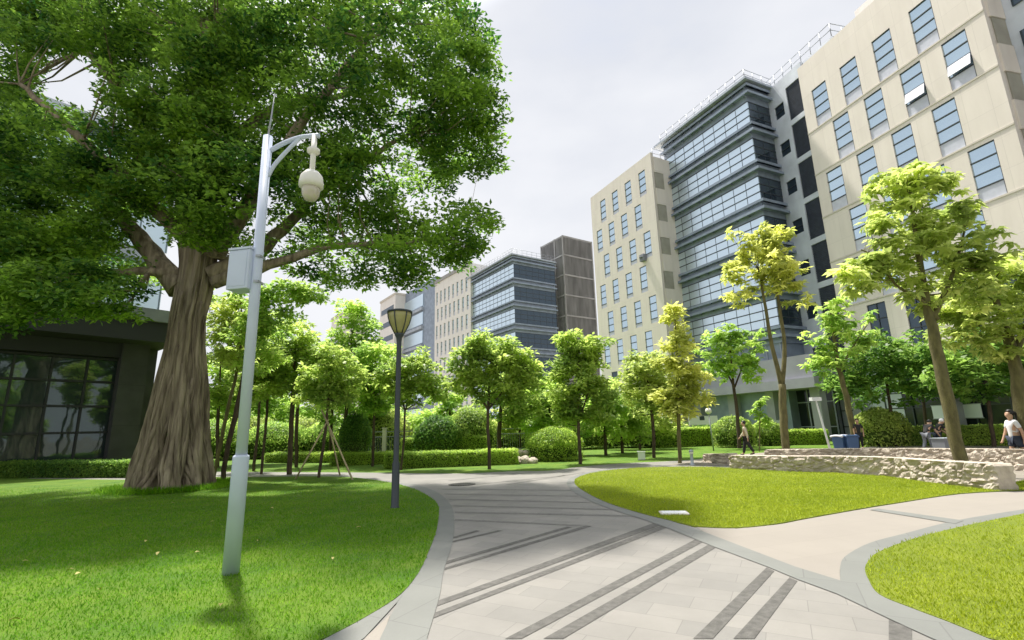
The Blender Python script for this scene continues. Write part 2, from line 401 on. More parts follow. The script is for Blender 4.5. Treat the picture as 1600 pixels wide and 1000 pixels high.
# left lawn edge / right lawn edge
left_edge = px((330, 746), (400, 746), (480, 745), (540, 746), (580, 750), (620, 757), (650, 766), (672, 778), (684, 790), (686, 803), (682, 830), (672, 858), (655, 895), (625, 932), (570, 968), (510, 1000))
left_edge_s = smooth_line(left_edge, 5)
tail = [Vector((-2.1, 3.55, 0)), Vector((-3.2, 2.7, 0)), Vector((-5, 2.0, 0)), Vector((-12, .8, 0)), Vector((-26, 6, 0)), Vector((-25, 20, 0)), Vector((-21.6, 21.9, 0)), Vector((-14.6, 19.6, 0))]
left_lawn = left_edge_s + tail
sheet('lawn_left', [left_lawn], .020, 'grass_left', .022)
ul_edge = px((1048, 815), (1000, 803), (950, 787), (915, 770), (898, 756), (905, 746), (940, 737), (1000, 731.5), (1080, 730), (1140, 731.5))
ul_s = smooth_line(ul_edge, 5)
wall_base = px((1140, 732.5), (1240, 738), (1300, 739.5), (1387, 745.5), (1430, 752), (1480, 759), (1562, 768.5))
ul_bottom = smooth_line(px((1085, 824.5), (1150, 826.5), (1215, 820), (1260, 811.5), (1350, 795.5), (1400, 787.5), (1500, 772.5), (1600, 767.5)), 4)
upper_lawn = ul_s + wall_base[1:] + [Vector((12.4, 12.75, 0)), Vector((14.5, 13.6, 0))] + list(reversed(ul_bottom))
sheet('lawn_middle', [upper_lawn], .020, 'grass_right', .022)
r2_edge = px((1545, 1001), (1486, 976), (1428, 954), (1374, 931), (1357, 907), (1352, 892), (1357, 880), (1373, 865), (1428, 844), (1497, 826), (1600, 804))
r2_s = smooth_line(r2_edge, 5)
r2_lawn = [Vector((4.6, 2.3, 0))] + r2_s + [Vector((12, 9.6, 0)), Vector((20, 10, 0)), Vector((20, 1, 0)), Vector((7, .2, 0))]
sheet('lawn_right', [r2_lawn], .020, 'grass_right', .022)

# grey edging bands
inner_left = smooth_line(px((648, 757), (680, 768), (700, 784), (709, 803), (708, 843), (694, 891), (687, 932), (667, 1000)), 5)
outer_left = [p for p in left_edge_s if p.y < 16.5 and p.x > -4.6]
bl = px((612, 943), (600, 962), (567, 1000))
sheet('kerb_band_left', [outer_left[:-9] + px((621, 943), (594, 1000)) + [Vector((-.75, 2.2, 0))] + [Vector((-.35, 2.2, 0))] + list(reversed(inner_left))], .014, 'band')
sheet('kerb_band_side', [px((629, 932), (621, 943), (569, 1000), (540, 1020), (470, 1020), (505, 1003), (568, 969))], .0165, 'band')
right_outer = px((1048, 815), (1101.6, 833), (1242, 887), (1313, 909))
right_inner = px((1456, 1000), (1389, 969), (1308, 930), (1246, 907), (1201, 888), (1119, 857), (1040, 825))
thin = smooth_line(px((1000, 811), (945, 793), (905, 775), (886, 757), (896, 745), (935, 735.5), (1000, 730)), 5)
sheet('kerb_band_right',
      [right_outer + px((1374, 931), (1428, 954), (1486, 976), (1545, 1001)) + [Vector((4.0, 2.9, 0)), Vector((3.3, 2.7, 0))] + right_inner,
       px((1313, 909)) + smooth_line(r2_in[3:], 4) + list(reversed(smooth_line(r2_edge[3:], 4))),
       px((1040, 825)) + thin + list(reversed(ul_s[:-12]))], .014, 'band')
sheet('path_cross_band', [px((1359, 798), (1372, 796), (1506, 815), (1493, 820))], .018, 'band')

# dark granite stripes (pairs) laid in the paving
S = [((1083, 1000), (1114, 1000), (1210, 893.5), (1198, 888)), ((1146, 1000), (1179, 1000), (1246, 909), (1234, 903.5)),
     ((789, 1000), (815, 1000), (1098, 848), (1086, 844)), ((849, 1000), (880, 1000), (1118, 857), (1107, 852)),
     ((682, 941), (682, 949), (1033, 821.5), (1023, 817.5)), ((677, 960), (676, 968), (1043, 825), (1034, 822)),
     ((699, 877.5), (697, 882.5), (894, 824.5), (886, 823.5)), ((696, 888), (694, 892), (925, 823), (915, 822)),
     ((706, 840.5), (706, 843), (750, 830.5), (744, 829.5)), ((705.5, 846.5), (705, 849), (786, 830), (778, 829.5)),
     ((1389, 970), (1425, 985), (1425, 1003), (1389, 1003))]
sheet('paving_stripes', [px(*q) for q in S], .010, 'stripe')
S2 = [((711, 811.5), (711, 813.8), (900, 822.5), (915, 821.5)), ((711, 800), (711, 802), (1000, 808), (985, 805.5)),
      ((708, 790), (709, 791.6), (960, 797.5), (948, 795.5)), ((700, 780), (702, 781.3), (925, 786.5), (918, 785)),
      ((694, 772), (696, 773.1), (905, 776.3), (902, 775.2)), ((690, 764.5), (692, 765.4), (893, 767), (891, 766)),
      ((740, 757.2), (744, 757.9), (885, 743.6), (880, 743.3)), ((790, 757.5), (794, 758.2), (915, 738.6), (911, 738.4)), ((700, 751), (704, 751.7), (820, 740), (815, 740))]
sheet('paving_stripes_faint', [px(*q) for q in S2], .010, 'stripe_faint')

# grass blades near the camera
def poly_points(poly, n, ymax):
    P = np.array([(p[0], p[1]) for p in poly]); lo = P.min(0); hi = P.max(0); hi[1] = min(hi[1], ymax); lo[1] = max(lo[1], .5)
    pts = RNG.random((n, 2)) * (hi - lo) + lo
    inside = np.zeros(n, bool); j = len(P) - 1
    for i in range(len(P)):
        c = ((P[i, 1] > pts[:, 1]) != (P[j, 1] > pts[:, 1])) & (pts[:, 0] < (P[j, 0] - P[i, 0]) * (pts[:, 1] - P[i, 1]) / (P[j, 1] - P[i, 1] + 1e-12) + P[i, 0])
        inside ^= c; j = i
    pts = pts[inside]
    a = np.abs(np.arctan2(pts[:, 0], pts[:, 1]))
    keep = RNG.random(len(pts)) > np.clip((pts[:, 1] - ymax * .45) / (ymax * .55), 0, 1) ** .8
    return pts[(a < 1.0) & keep]
def grass(name, poly, n, m, ymax, h=.035, edge_in=None):
    p = poly_points(poly, n, ymax); k = len(p)
    P = np.column_stack([p, np.full(k, .019)])
    T = unit(np.column_stack([RNG.normal(0, .55, k), RNG.normal(0, .55, k), np.ones(k)]))
    a = RNG.random(k) * 6.283; Nn = np.column_stack([np.cos(a), np.sin(a), np.zeros(k)]); Nn = unit(Nn - T * np.sum(T * Nn, 1, keepdims=True))
    o = leaf_mesh(name, P, T, Nn, h * (.5 + RNG.random(k)), .0075 + .0035 * RNG.random(k), m, fold=.05)
    return tag(o, kind='stuff')
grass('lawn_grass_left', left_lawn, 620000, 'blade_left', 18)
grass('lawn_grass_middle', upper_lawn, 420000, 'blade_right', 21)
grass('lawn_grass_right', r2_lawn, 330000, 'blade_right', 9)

# ================================================================== SKY + SUN
SUN_AZ = math.atan2(-.545, .839)     # towards the sun: ahead of the camera, to the left
SUN_EL = R(66)
sun_dir = Vector((math.sin(SUN_AZ) * math.cos(SUN_EL), math.cos(SUN_AZ) * math.cos(SUN_EL), math.sin(SUN_EL)))
sl = bpy.data.lights.new('sun', 'SUN'); sl.energy = 2.55; sl.angle = R(2.5); sl.color = (1, .945, .85)
so = bpy.data.objects.new('sun', sl); C.objects.link(so); so.location = (0, 0, 60)
so.rotation_euler = (-sun_dir).to_track_quat('-Z', 'Y').to_euler()
w = bpy.data.worlds.new('World'); bpy.context.scene.world = w; w.use_nodes = True
nt = w.node_tree; N = nt.nodes; L = nt.links
bg = N['Background']; sky = N.new('ShaderNodeTexSky'); sky.sky_type = 'NISHITA'; sky.sun_disc = False
sky.sun_elevation = SUN_EL; sky.sun_rotation = SUN_AZ; sky.dust_density = 3; sky.air_density = 1.2
L.new(sky.outputs[0], bg.inputs['Color']); bg.inputs['Strength'].default_value = .075
bg2 = N.new('ShaderNodeBackground')
tc = N.new('ShaderNodeTexCoord'); mp = N.new('ShaderNodeMapping'); mp.inputs['Scale'].default_value = (1, 1, 2.2)
n1 = N.new('ShaderNodeTexNoise'); n1.inputs['Scale'].default_value = 1.7; n1.inputs['Detail'].default_value = 7; n1.inputs['Roughness'].default_value = .5
L.new(tc.outputs['Generated'], mp.inputs[0]); L.new(mp.outputs[0], n1.inputs['Vector'])
cr = N.new('ShaderNodeValToRGB'); cr.color_ramp.elements[0].position = .33; cr.color_ramp.elements[1].position = .6
cr.color_ramp.elements[0].color = (.245, .255, .28, 1); cr.color_ramp.elements[1].color = (.315, .318, .33, 1)
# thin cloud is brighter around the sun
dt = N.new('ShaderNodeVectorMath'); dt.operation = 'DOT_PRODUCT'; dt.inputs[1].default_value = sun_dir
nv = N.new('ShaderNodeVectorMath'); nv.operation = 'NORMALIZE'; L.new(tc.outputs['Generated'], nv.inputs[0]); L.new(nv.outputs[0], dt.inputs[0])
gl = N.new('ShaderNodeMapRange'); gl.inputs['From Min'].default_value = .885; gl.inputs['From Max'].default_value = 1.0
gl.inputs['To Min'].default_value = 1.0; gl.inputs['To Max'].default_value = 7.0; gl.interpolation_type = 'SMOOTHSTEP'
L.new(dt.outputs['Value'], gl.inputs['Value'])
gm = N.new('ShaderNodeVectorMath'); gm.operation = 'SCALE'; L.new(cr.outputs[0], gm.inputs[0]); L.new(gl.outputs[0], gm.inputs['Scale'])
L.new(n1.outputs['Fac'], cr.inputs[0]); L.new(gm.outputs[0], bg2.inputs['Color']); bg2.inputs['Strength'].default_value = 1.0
mk = N.new('ShaderNodeMapRange'); mk.inputs['From Min'].default_value = .2; mk.inputs['From Max'].default_value = .42
mk.inputs['To Min'].default_value = .72; mk.inputs['To Max'].default_value = .97
L.new(n1.outputs['Fac'], mk.inputs['Value'])
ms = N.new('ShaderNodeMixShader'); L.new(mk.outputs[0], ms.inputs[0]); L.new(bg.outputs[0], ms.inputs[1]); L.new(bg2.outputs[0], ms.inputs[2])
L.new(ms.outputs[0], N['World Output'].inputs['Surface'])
vs = bpy.context.scene.view_settings
vs.view_transform = 'Standard'; vs.look = 'None'; vs.exposure = 1.55; vs.gamma = 1

# ================================================================== BUILDINGS
def cladding(mb, ops, x0, x1, y0, y1, z0, z1):
    """wall slab with real openings; ops = [(zlo, zhi, [(xa, xb), ...]), ...] rows from the bottom"""
    z = z0
    for zl, zh, xs in ops:
        if zl > z: mb.box(x0, x1, y0, y1, z, zl)
        x = x0
        for a, b in sorted(xs):
            mb.box(x, a, y0, y1, zl, zh); x = b
        mb.box(x, x1, y0, y1, zl, zh); z = zh
    mb.box(x0, x1, y0, y1, z, z1)
WIN = {}
def window(parent, key, x, zt, w_, h, y, sp, cols=1, bars=3, dark=False, sash=False, label=None):
    """a recessed window: frame > pane, spandrel_panel, open_sash; the meshes are shared"""
    k = (key, w_, h, sp, cols, bars, dark, sash)
    if k not in WIN:
        f = MB(); t = .05
        f.box(0, w_, -.06, .05, -t, 0).box(0, t, -.06, .05, -h, -t)
        gh = h - sp
        for i in range(1, bars + 1): f.box(t, w_, -.03, .045, -gh * i / bars - .035, -gh * i / bars + .035)
        for c in range(1, cols): f.box(w_ * c / cols - .03, w_ * c / cols + .03, -.028, .035, -gh, -t)
        g = MB().box(t, w_, -.05, -.02, -gh, -t)
        s = MB().box(t, w_, -.05, .0, -h, -gh - .05) if sp else None
        o = f.build('window', 'frame', parent); gg = g.build('pane', 'pane_dark' if dark else 'pane', o)
        if s: s.build('spandrel_panel', 'spandrel', o)
        if sash:
            mtx = Matrix.Translation((0, .05, -gh * (bars - 1) / bars - .06)) @ Matrix.Rotation(R(13), 4, 'X')
            MB().box(.06, w_ - .08, 0, .04, -gh / bars + .08, 0, mtx).build('open_sash', 'spandrel', o)
        WIN[k] = o; o.location = (x, y, zt)
    else:
        o = copy_child(WIN[k], parent, (x, y, zt))
    return o

def frame_thing(name, label, p, yaw, cat='building'):
    return thing(name, label, cat, (p[0], p[1], 0), R(90 - yaw))

# --- R: tall beige block at the right
pR = W(1246, 112, 40); bR = frame_thing('office_building', 'large beige office block filling the right edge of the photo, staggered blue windows', pR, -13.6)
rowsR = []
for i in range(8):
    zt = 30.6 - 4.06 * i; even = i % 2 == 0
    x0s = [-1.05 - 2.92 * k for k in range(4)] if even else [-2.5 - 2.92 * k for k in range(4)]
    rowsR.append((zt, even, x0s))
ops = []
for zt, ev, xs in reversed(rowsR[:6]):
    ops.append((zt - 3.62, zt, [(x - 1.5, x) for x in xs]))
m = MB(); cladding(m, ops, -13.9, 0, -.3, 0, 6.5, 33.7); m.build('wall', 'beige', bR)
m = MB().box(-13.88, -.02, -1.6, -.36, 6.0, 33.2); m.build('inner_wall', 'beige', bR)
m = MB()
for zt, ev, xs in rowsR[:6]: m.box(-13.9, 0, .003, .045, zt - 3.76, zt - 3.64)
m.build('floor_ledge', 'ledge', bR)
for i, (zt, ev, xs) in enumerate(rowsR[:6]):
    for j, x in enumerate(xs):
        window(bR, 'R', x - 1.5, zt, 1.5, 3.62, -.07, .95 if i < 5 else 0, cols=1 if i < 5 else 2, dark=i >= 5, sash=(i, j) in ((1, 2), (1, 3)))
m = MB()
for k in range(17):
    if k % 2: MB().box(-14.02, -13.9, -1.6, -.30, .4 + 2 * k, 2.38 + 2 * k).build('side_panel', 'beige', bR)
    else: MB().box(-13.96, -13.9, -1.6, -.45, .4 + 2 * k, 2.38 + 2 * k).build('side_louvre', 'olive', bR)
m = MB().box(-30, -13.9, -14, -1.62, 0, 37.5)
m.build('rear_wall', 'core', bR)
m = MB()
for k in range(8): m.box(-30, -14.5, -1.60, -1.5, 6.6 + 4.05 * k, 8.8 + 4.05 * k)
m.build('ribbon_window', 'pane_dark', bR)
MB().box(-24, -14.8, -8, -1.58, 37.5, 39.2).build('roof_box', 'beige', bR)
m = MB().box(-6.5, -4.2, -6, -2.6, 33.2, 36.6); m.build('penthouse', 'beige_far', bR)
m = MB().tube([(-5.2, -4, 36.6), (-5.2, -4, 38.0)], .05, 6).lathe([(.02, 38.0), (.16, 38.1), (.16, 38.3), (.02, 38.4)], 8, (-5.2, -4, 0)); m.build('finial', 'rail', bR)
MB().box(-13.9, 0, -.02, .6, 6.0, 6.498).box(-30, -13.9, -1.6, .6, 6.0, 6.498).build('canopy', 'podium', bR)
g = MB().box(-30, 2, -.9, -.8, 0, 6.0).build('ground_floor_glass', 'dglass_right', bR)
m = MB()
for k in range(17): m.box(-30 + 2 * k, -29.92 + 2 * k, -.78, -.70, 0, 6.0)
for z in (.02, 1.0, 2.3, 3.4, 4.7): m.box(-30, 2, -.79, -.72, z, z + .07)
m.build('glazing_bar', 'frame', bR)
for x in (-27, -21, -14.2, -7, -.2):
    MB().box(x - .35, x + .35, -.65, .1, 0, 5.99).build('column', 'podium', bR)

# --- core: grey blue stair tower between R and G
bC = frame_thing('stair_tower', 'narrow blue grey stair core with tall charcoal louvre panels left of the beige block', pR, -13.6)
m = MB(); ops = []
for k in reversed(range(7)): ops.append((29.72 - 4.05 * k, 33.25 - 4.05 * k, [(.28, 2.06)]))
cladding(m, ops, .02, 2.3, -.75, -.45, 4.6, 34.6)
ops = []
for k in reversed(range(7)): ops.append((30.8 - 4.05 * k, 32.2 - 4.05 * k, [(2.52, 3.72)]))
cladding(m, ops, 2.302, 8.5, -.75, -.45, 4.6, 34.6)
m.box(-3.3, 8.5, -8, -.76, 0, 34.6); m.build('wall', 'core', bC)
for k in range(7):
    lp = MB().box(.28, 2.06, -.74, -.58, 29.72 - 4.05 * k, 33.25 - 4.05 * k)
    for q in range(22): lp.box(.28, 2.06, -.58, -.53, 29.8 - 4.05 * k + .16 * q, 29.86 - 4.05 * k + .16 * q)
    lp.build('louvre_panel', 'darkpanel', bC)
    window(bC, 'C', 2.52, 32.2 - 4.05 * k, 1.2, 1.4, -.56, 0, 1, 2, True)
m = MB()
def railing(m, pts, h, step, r=.035):
    pts = [Vector(p) for p in pts]
    for a, b in zip(pts, pts[1:]):
        for z in (h, h * .5): m.tube([a + Vector((0, 0, z)), b + Vector((0, 0, z))], r, 5)
        n = max(1, int((b - a).length / step))
        for i in range(n + 1):
            p = a.lerp(b, i / n); m.tube([p, p + Vector((0, 0, h))], r, 5)
railing(m, [(8, -.8, 34.6), (-3.2, -.8, 34.6), (-3.2, -6, 34.6)], 1.35, 1.1)
m.build('roof_rail', 'rail', bC)

# --- G: glazed block with sunshades
def band_block(label, p, yaw, xl, dep, tops, gh, zroof, proj, name='glass_building', simple=False, dark_end=True, gmat='gband'):
    b = frame_thing(name, label, p, yaw)
    MB().box(.25, xl - .05, -dep + .05, -.25, 0, tops[0] + .3).build('core_wall', 'steel', b)
    for zt in tops:
        g = MB().box(0, xl, -.12, 0, zt - gh, zt).build('glass_band', gmat, b)
        e = MB().box(0, .12, -dep, -.122, zt - gh, zt).build('end_glass_band', 'pane_dark' if dark_end else gmat, b)
        m = MB(); nb = 3 if not simple else 3
        for i in range(0, nb + 1):
            z = zt - gh * i / nb
            m.box(-.03, xl, -.1, .035, z - .045, z + .045); m.box(-.03, .05, -dep, -.1, z - .045, z + .045)
        for i in range(1, int(xl / 1.45) + 1): m.box(i * 1.45 - .018, i * 1.45 + .018, -.1, .022, zt - gh + .045, zt - .045)
        for i in range(1, int(dep / 1.45) + 1): m.box(-.022, .05, -i * 1.45 - .018, -i * 1.45 + .018, zt - gh + .045, zt - .045)
        m.build('glazing_bar', 'frame', g)
    gaps = [(tops[i] - gh, tops[i + 1]) for i in range(len(tops) - 1)] + [(tops[-1] - gh, tops[-1] - gh - 1.6)]
    m = MB(); m2 = MB(); m3 = MB()
    for zh, zl in [(zroof - .3, tops[0])] + gaps:
        m.box(-.02, xl, -dep, -.02, zl + .05, zh - .05)
        H = zh - zl
        for q, (fz, pr) in enumerate(((.12, proj * .6), (.62, proj))):
            z = zh - H * fz
            for s_ in range(5):
                y = .08 + (pr - .1) * s_ / 4
                m2.box(-y * .9 - .05, xl, y - .045, y + .045, z - .06, z + .03)
                m2.box(-y * .9 - .09, -y * .9, -dep, y - .05, z - .06, z + .03)
            m3.box(-pr * .9 - .14, xl, pr + .0, pr + .06, z - .14, z + .12)
            m3.box(-pr * .9 - .2, -pr * .9 - .142, -dep, pr + .06, z - .14, z + .12)
            for i in range(int(xl / 1.45) + 1): m.box(i * 1.45 - .03, i * 1.45 + .03, -.01, pr - .02, z - .2, z - .07)
    m.build('spandrel_band', 'steel', b); m2.build('sunshade', 'steel', b); m3.build('sunshade_edge', 'steel', b)
    m = MB().box(-proj - .25, xl + .8, -dep, proj + .3, zroof - .25, zroof); m.build('roof_slab', 'steel_mid', b)
    m = MB(); railing(m, [(xl, proj - .1, zroof), (-proj + .1, proj - .1, zroof), (-proj + .1, -dep, zroof)], 1.1, 1.05, .03); m.build('roof_rail', 'rail', b)
    return b
pG = W(1167, 158, 43)
bG = band_block('pale blue glass block with dark sunshade shelves, right of the small beige block', pG, -24.6, 11.9, 3.4, [32.6 - 4.04 * k for k in range(6)], 2.4, 34.8, .45)
MB().box(.4, 12.2, -6, -.4, 0, 10.2).build('lower_wall', 'darkpanel', bG)
m = MB().box(.3, 12, -.39, -.3, 6.9, 10.1); m.build('lower_glass', 'pane_dark', bG)
m = MB()
for k in range(9): m.box(.3 + 1.45 * k, .38 + 1.45 * k, -.298, -.2, 6.9, 10.1)
for z in (6.95, 8.4): m.box(.3, 12, -.297, -.22, z, z + .08)
m.build('glazing_bar', 'steel_mid', bG)
MB().box(-3.5, 13.2, -5, 1.6, 4.2, 5.0).box(-3.2, 12.9, -4.8, 1.2, 5.003, 6.9).build('podium_slab', 'podium', bG)
m = MB().box(-3, 12.8, -1.4, -1.3, 0, 4.19); m.build('ground_floor_glass', 'dglass_right', bG)
m = MB()
for k in range(8): m.box(-3 + 2.2 * k, -2.92 + 2.2 * k, -1.28, -1.2, 0, 4.19)
for z in (1.05, 3.1): m.box(-3, 12.8, -1.29, -1.22, z, z + .08)
m.build('glazing_bar', 'steel_mid', bG)
for x in (-2.6, 1.6, 5.8, 10.2): MB().box(x - .4, x + .4, -.3, .5, 0, 4.199).build('column', 'podium', bG)

# --- L: small beige block
pL = W(1016, 240, 52); bL = frame_thing('office_building', 'small beige office block left of the glass block, staggered slim windows', pL, -24.7)
rowsL = []
for i in range(8):
    zt = 31.15 - 3.84 * i
    rowsL.append((zt, [x0 + 2.68 * k for k in range(4) for x0 in ((2.4 if i % 2 == 0 else 3.6),)]))
ops = [(zt - 3.1, zt, [(x - 1.2, x) for x in xs]) for zt, xs in reversed(rowsL)]
m = MB(); cladding(m, ops, 0, 12.6, -.3, 0, 0, 32.7); m.build('wall', 'beige', bL)
MB().box(.02, 12.58, -10, -.36, 0, 32.2).build('inner_wall', 'beige', bL)
for i, (zt, xs) in enumerate(rowsL):
    for x in xs: window(bL, 'L', x - 1.2, zt, 1.2, 3.1, -.07, .5 if i < 6 else 0, 1, 3, i >= 6)
m = MB()
for k in range(16):
    if k % 2: MB().box(-.10, -.002, -1.6, -.30, .2 + 2 * k, 2.18 + 2 * k).build('side_panel', 'beige', bL)
    else: MB().box(-.06, -.002, -1.6, -.35, .2 + 2 * k, 2.18 + 2 * k).build('side_louvre', 'olive', bL)
m = MB(); railing(m, [(.2, -.5, 32.2), (.2, -4, 32.2)], 1.2, .9, .03); m.build('roof_rail', 'rail', bL)
m = MB().box(2.2, 2.9, .01, .45, 20.1, 20.9); m.lathe([(.28, 0), (.28, .05)], 12, (2.55, .46, 20.5)); m.build('wall_unit', 'slab', bL)

# --- S: second glazed wing
pS = W(801, 398, 87)
bS = band_block('distant corner block of banded blue glass beside the brown mesh tower', pS, -32.8, 16.6, 9.7, [31.4 - 4.3 * k for k in range(7)], 2.6, 33.2, .45, simple=True)

# --- mesh tower
pT = W(879, 367, 92); bT = frame_thing('mesh_tower', 'brown mesh clad tower rising behind the distant glass corner block', pT, -32.8)
MB().box(.2, 7.2, -7.5, -.2, 0, 38.6).build('core_wall', 'mesh', bT)
m = MB()
for k in range(26): x = .1 + 7.1 * k / 25; m.box(x - .06, x + .06, -.16, -.04, 0, 38.7)
for k in range(28): y = -.2 - 7.3 * k / 27; m.box(.03, .17, y - .06, y + .06, 0, 38.7)
m.build('screen_fin', 'mesh', bT)
m = MB()
for z in [38.7] + [4.1 * k + 2 for k in range(9)]: m.box(0, 7.4, -.05, .03, z - .16, z + .16); m.box(-.03, .02, -7.7, -.05, z - .16, z + .16)
for x in (0, 2.6, 7.2): m.box(x, x + .3, .0, .08, 0, 38.9)
m.box(-.06, .0, -7.7, -7.4, 0, 38.9)
m.build('corner_post', 'mesh_light', bT)

# --- T2: pale block with slim windows, T3 blue block, T4, far block
p2 = W(735, 410, 100); b2 = frame_thing('office_building', 'distant pale block with many slim dark windows beside the street lamp head', p2, -35)
rows = []
for i in range(8): rows.append((33.6 - 4.1 * i, [1.7 + 2.02 * k + (0 if i % 2 else .5) for k in range(8)]))
ops = [(zt - 3.2, zt, [(x - .85, x) for x in xs]) for zt, xs in reversed(rows)]
m = MB(); cladding(m, ops, 0, 17, -.3, 0, 0, 36.5); m.build('wall', 'beige_far', b2)
MB().box(.02, 16.98, -9, -.36, 0, 36.4).build('inner_wall', 'beige_far', b2)
for zt, xs in rows:
    for x in xs: window(b2, 'T2', x - .85, zt, .85, 3.2, -.17, 1.0, 1, 2, False)
MB().box(-.1, 17.1, .003, .25, 35.9, 36.7).build('parapet', 'mesh_light', b2)
p3 = W(680, 432, 125); b3 = frame_thing('office_building', 'far slate blue block with pale glass bands behind the street lamp', p3, -35)
MB().box(0, 27.9, -10, -.2, 0, 41.6).build('wall', 'steel', b3)
for k in range(8): MB().box(7.5, 27, -.19, .0, 35.2 - 5.2 * k, 38.6 - 5.2 * k).build('glass_band', 'gband', b3)
for k in range(8): MB().box(7.3, 27.9, -.19, .5, 33.9 - 5.2 * k, 34.7 - 5.2 * k).build('sunshade', 'steel_mid', b3)
p4 = W(618, 462, 140); b4 = frame_thing('office_building', 'far pale block just left of the slate blue block', p4, -35)
MB().box(0, 12.5, -12, 0, 0, 41).build('wall', 'beige_far', b4)
for k in range(8): MB().box(1.2, 11.4, .01, .06, 36.6 - 4.4 * k, 38.2 - 4.4 * k).build('ribbon_window', 'pane_dark', b4)
MB().box(-.2, 12.7, -12.2, .2, 41.003, 41.6).build('parapet', 'ledge', b4)
p5 = W(533, 492, 170); b5 = frame_thing('office_building', 'farthest pale block, only its flat roof showing over the trees', p5, -35)
MB().box(0, 12, -10, 0, 0, 42.6).build('wall', 'beige_far', b5)
for k in range(6): MB().box(1, 11, .01, .06, 36.6 - 5 * k, 38.4 - 5 * k).build('ribbon_window', 'pane_dark', b5)
MB().box(-.3, 12.3, -10.3, .3, 42.603, 43.4).build('parapet', 'ledge', b5)

# --- left dark building
pB = W(195, 600, 26.0)
bB = thing('glass_building', 'dark shaded building with reflecting glass and broad canopy left of the fig trunk', 'building', (pB.x, pB.y, 0), R(90 - 38.9))
# local x along the facade to the right, local -y towards the camera
k_ = 26 / 24.
MB().box(-22, -.34, .5, .6, .5, 5.75).build('glass_wall', 'dglass', bB)
m = MB()
for z in (.55, 1.85, 3.15, 4.4, 5.6): m.box(-22, -.34, .38, .48, z, z + .11)
for x in [-1.6 - 1.35 * q_ for q_ in range(14)]: m.box(x, x + .1, .40, .47, .66, 5.6)
m.build('glazing_bar', 'soffit', bB)
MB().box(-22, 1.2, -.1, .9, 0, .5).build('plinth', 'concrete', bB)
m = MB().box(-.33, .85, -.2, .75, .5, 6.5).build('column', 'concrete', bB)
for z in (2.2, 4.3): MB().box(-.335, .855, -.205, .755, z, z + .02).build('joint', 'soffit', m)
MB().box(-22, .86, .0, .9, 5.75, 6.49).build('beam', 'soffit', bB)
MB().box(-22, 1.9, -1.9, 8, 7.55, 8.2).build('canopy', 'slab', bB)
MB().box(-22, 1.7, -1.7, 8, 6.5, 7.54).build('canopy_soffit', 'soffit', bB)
MB().box(.86, 1.6, 1.2, 8, 0, 6.49).build('rear_wall', 'concrete', bB)
MB().box(-22, 2, 4, 14, 8.2, 21).build('upper_wall', 'core', bB)
m = MB()
for k in range(3): m.box(-22, 2.1, 3.9, 3.98, 9.4 + 3.8 * k, 12.1 + 3.8 * k)
g = m.build('ribbon_glass', 'gband', bB)
m = MB()
for k in range(3):
    for q in range(17): m.box(-22 + 1.5 * q, -21.94 + 1.5 * q, 3.84, 3.898, 9.4 + 3.8 * k, 12.1 + 3.8 * k)
    m.box(-22, 2.1, 3.1, 3.89, 12.12 + 3.8 * k, 12.3 + 3.8 * k)
m.build('sunshade', 'steel', bB)

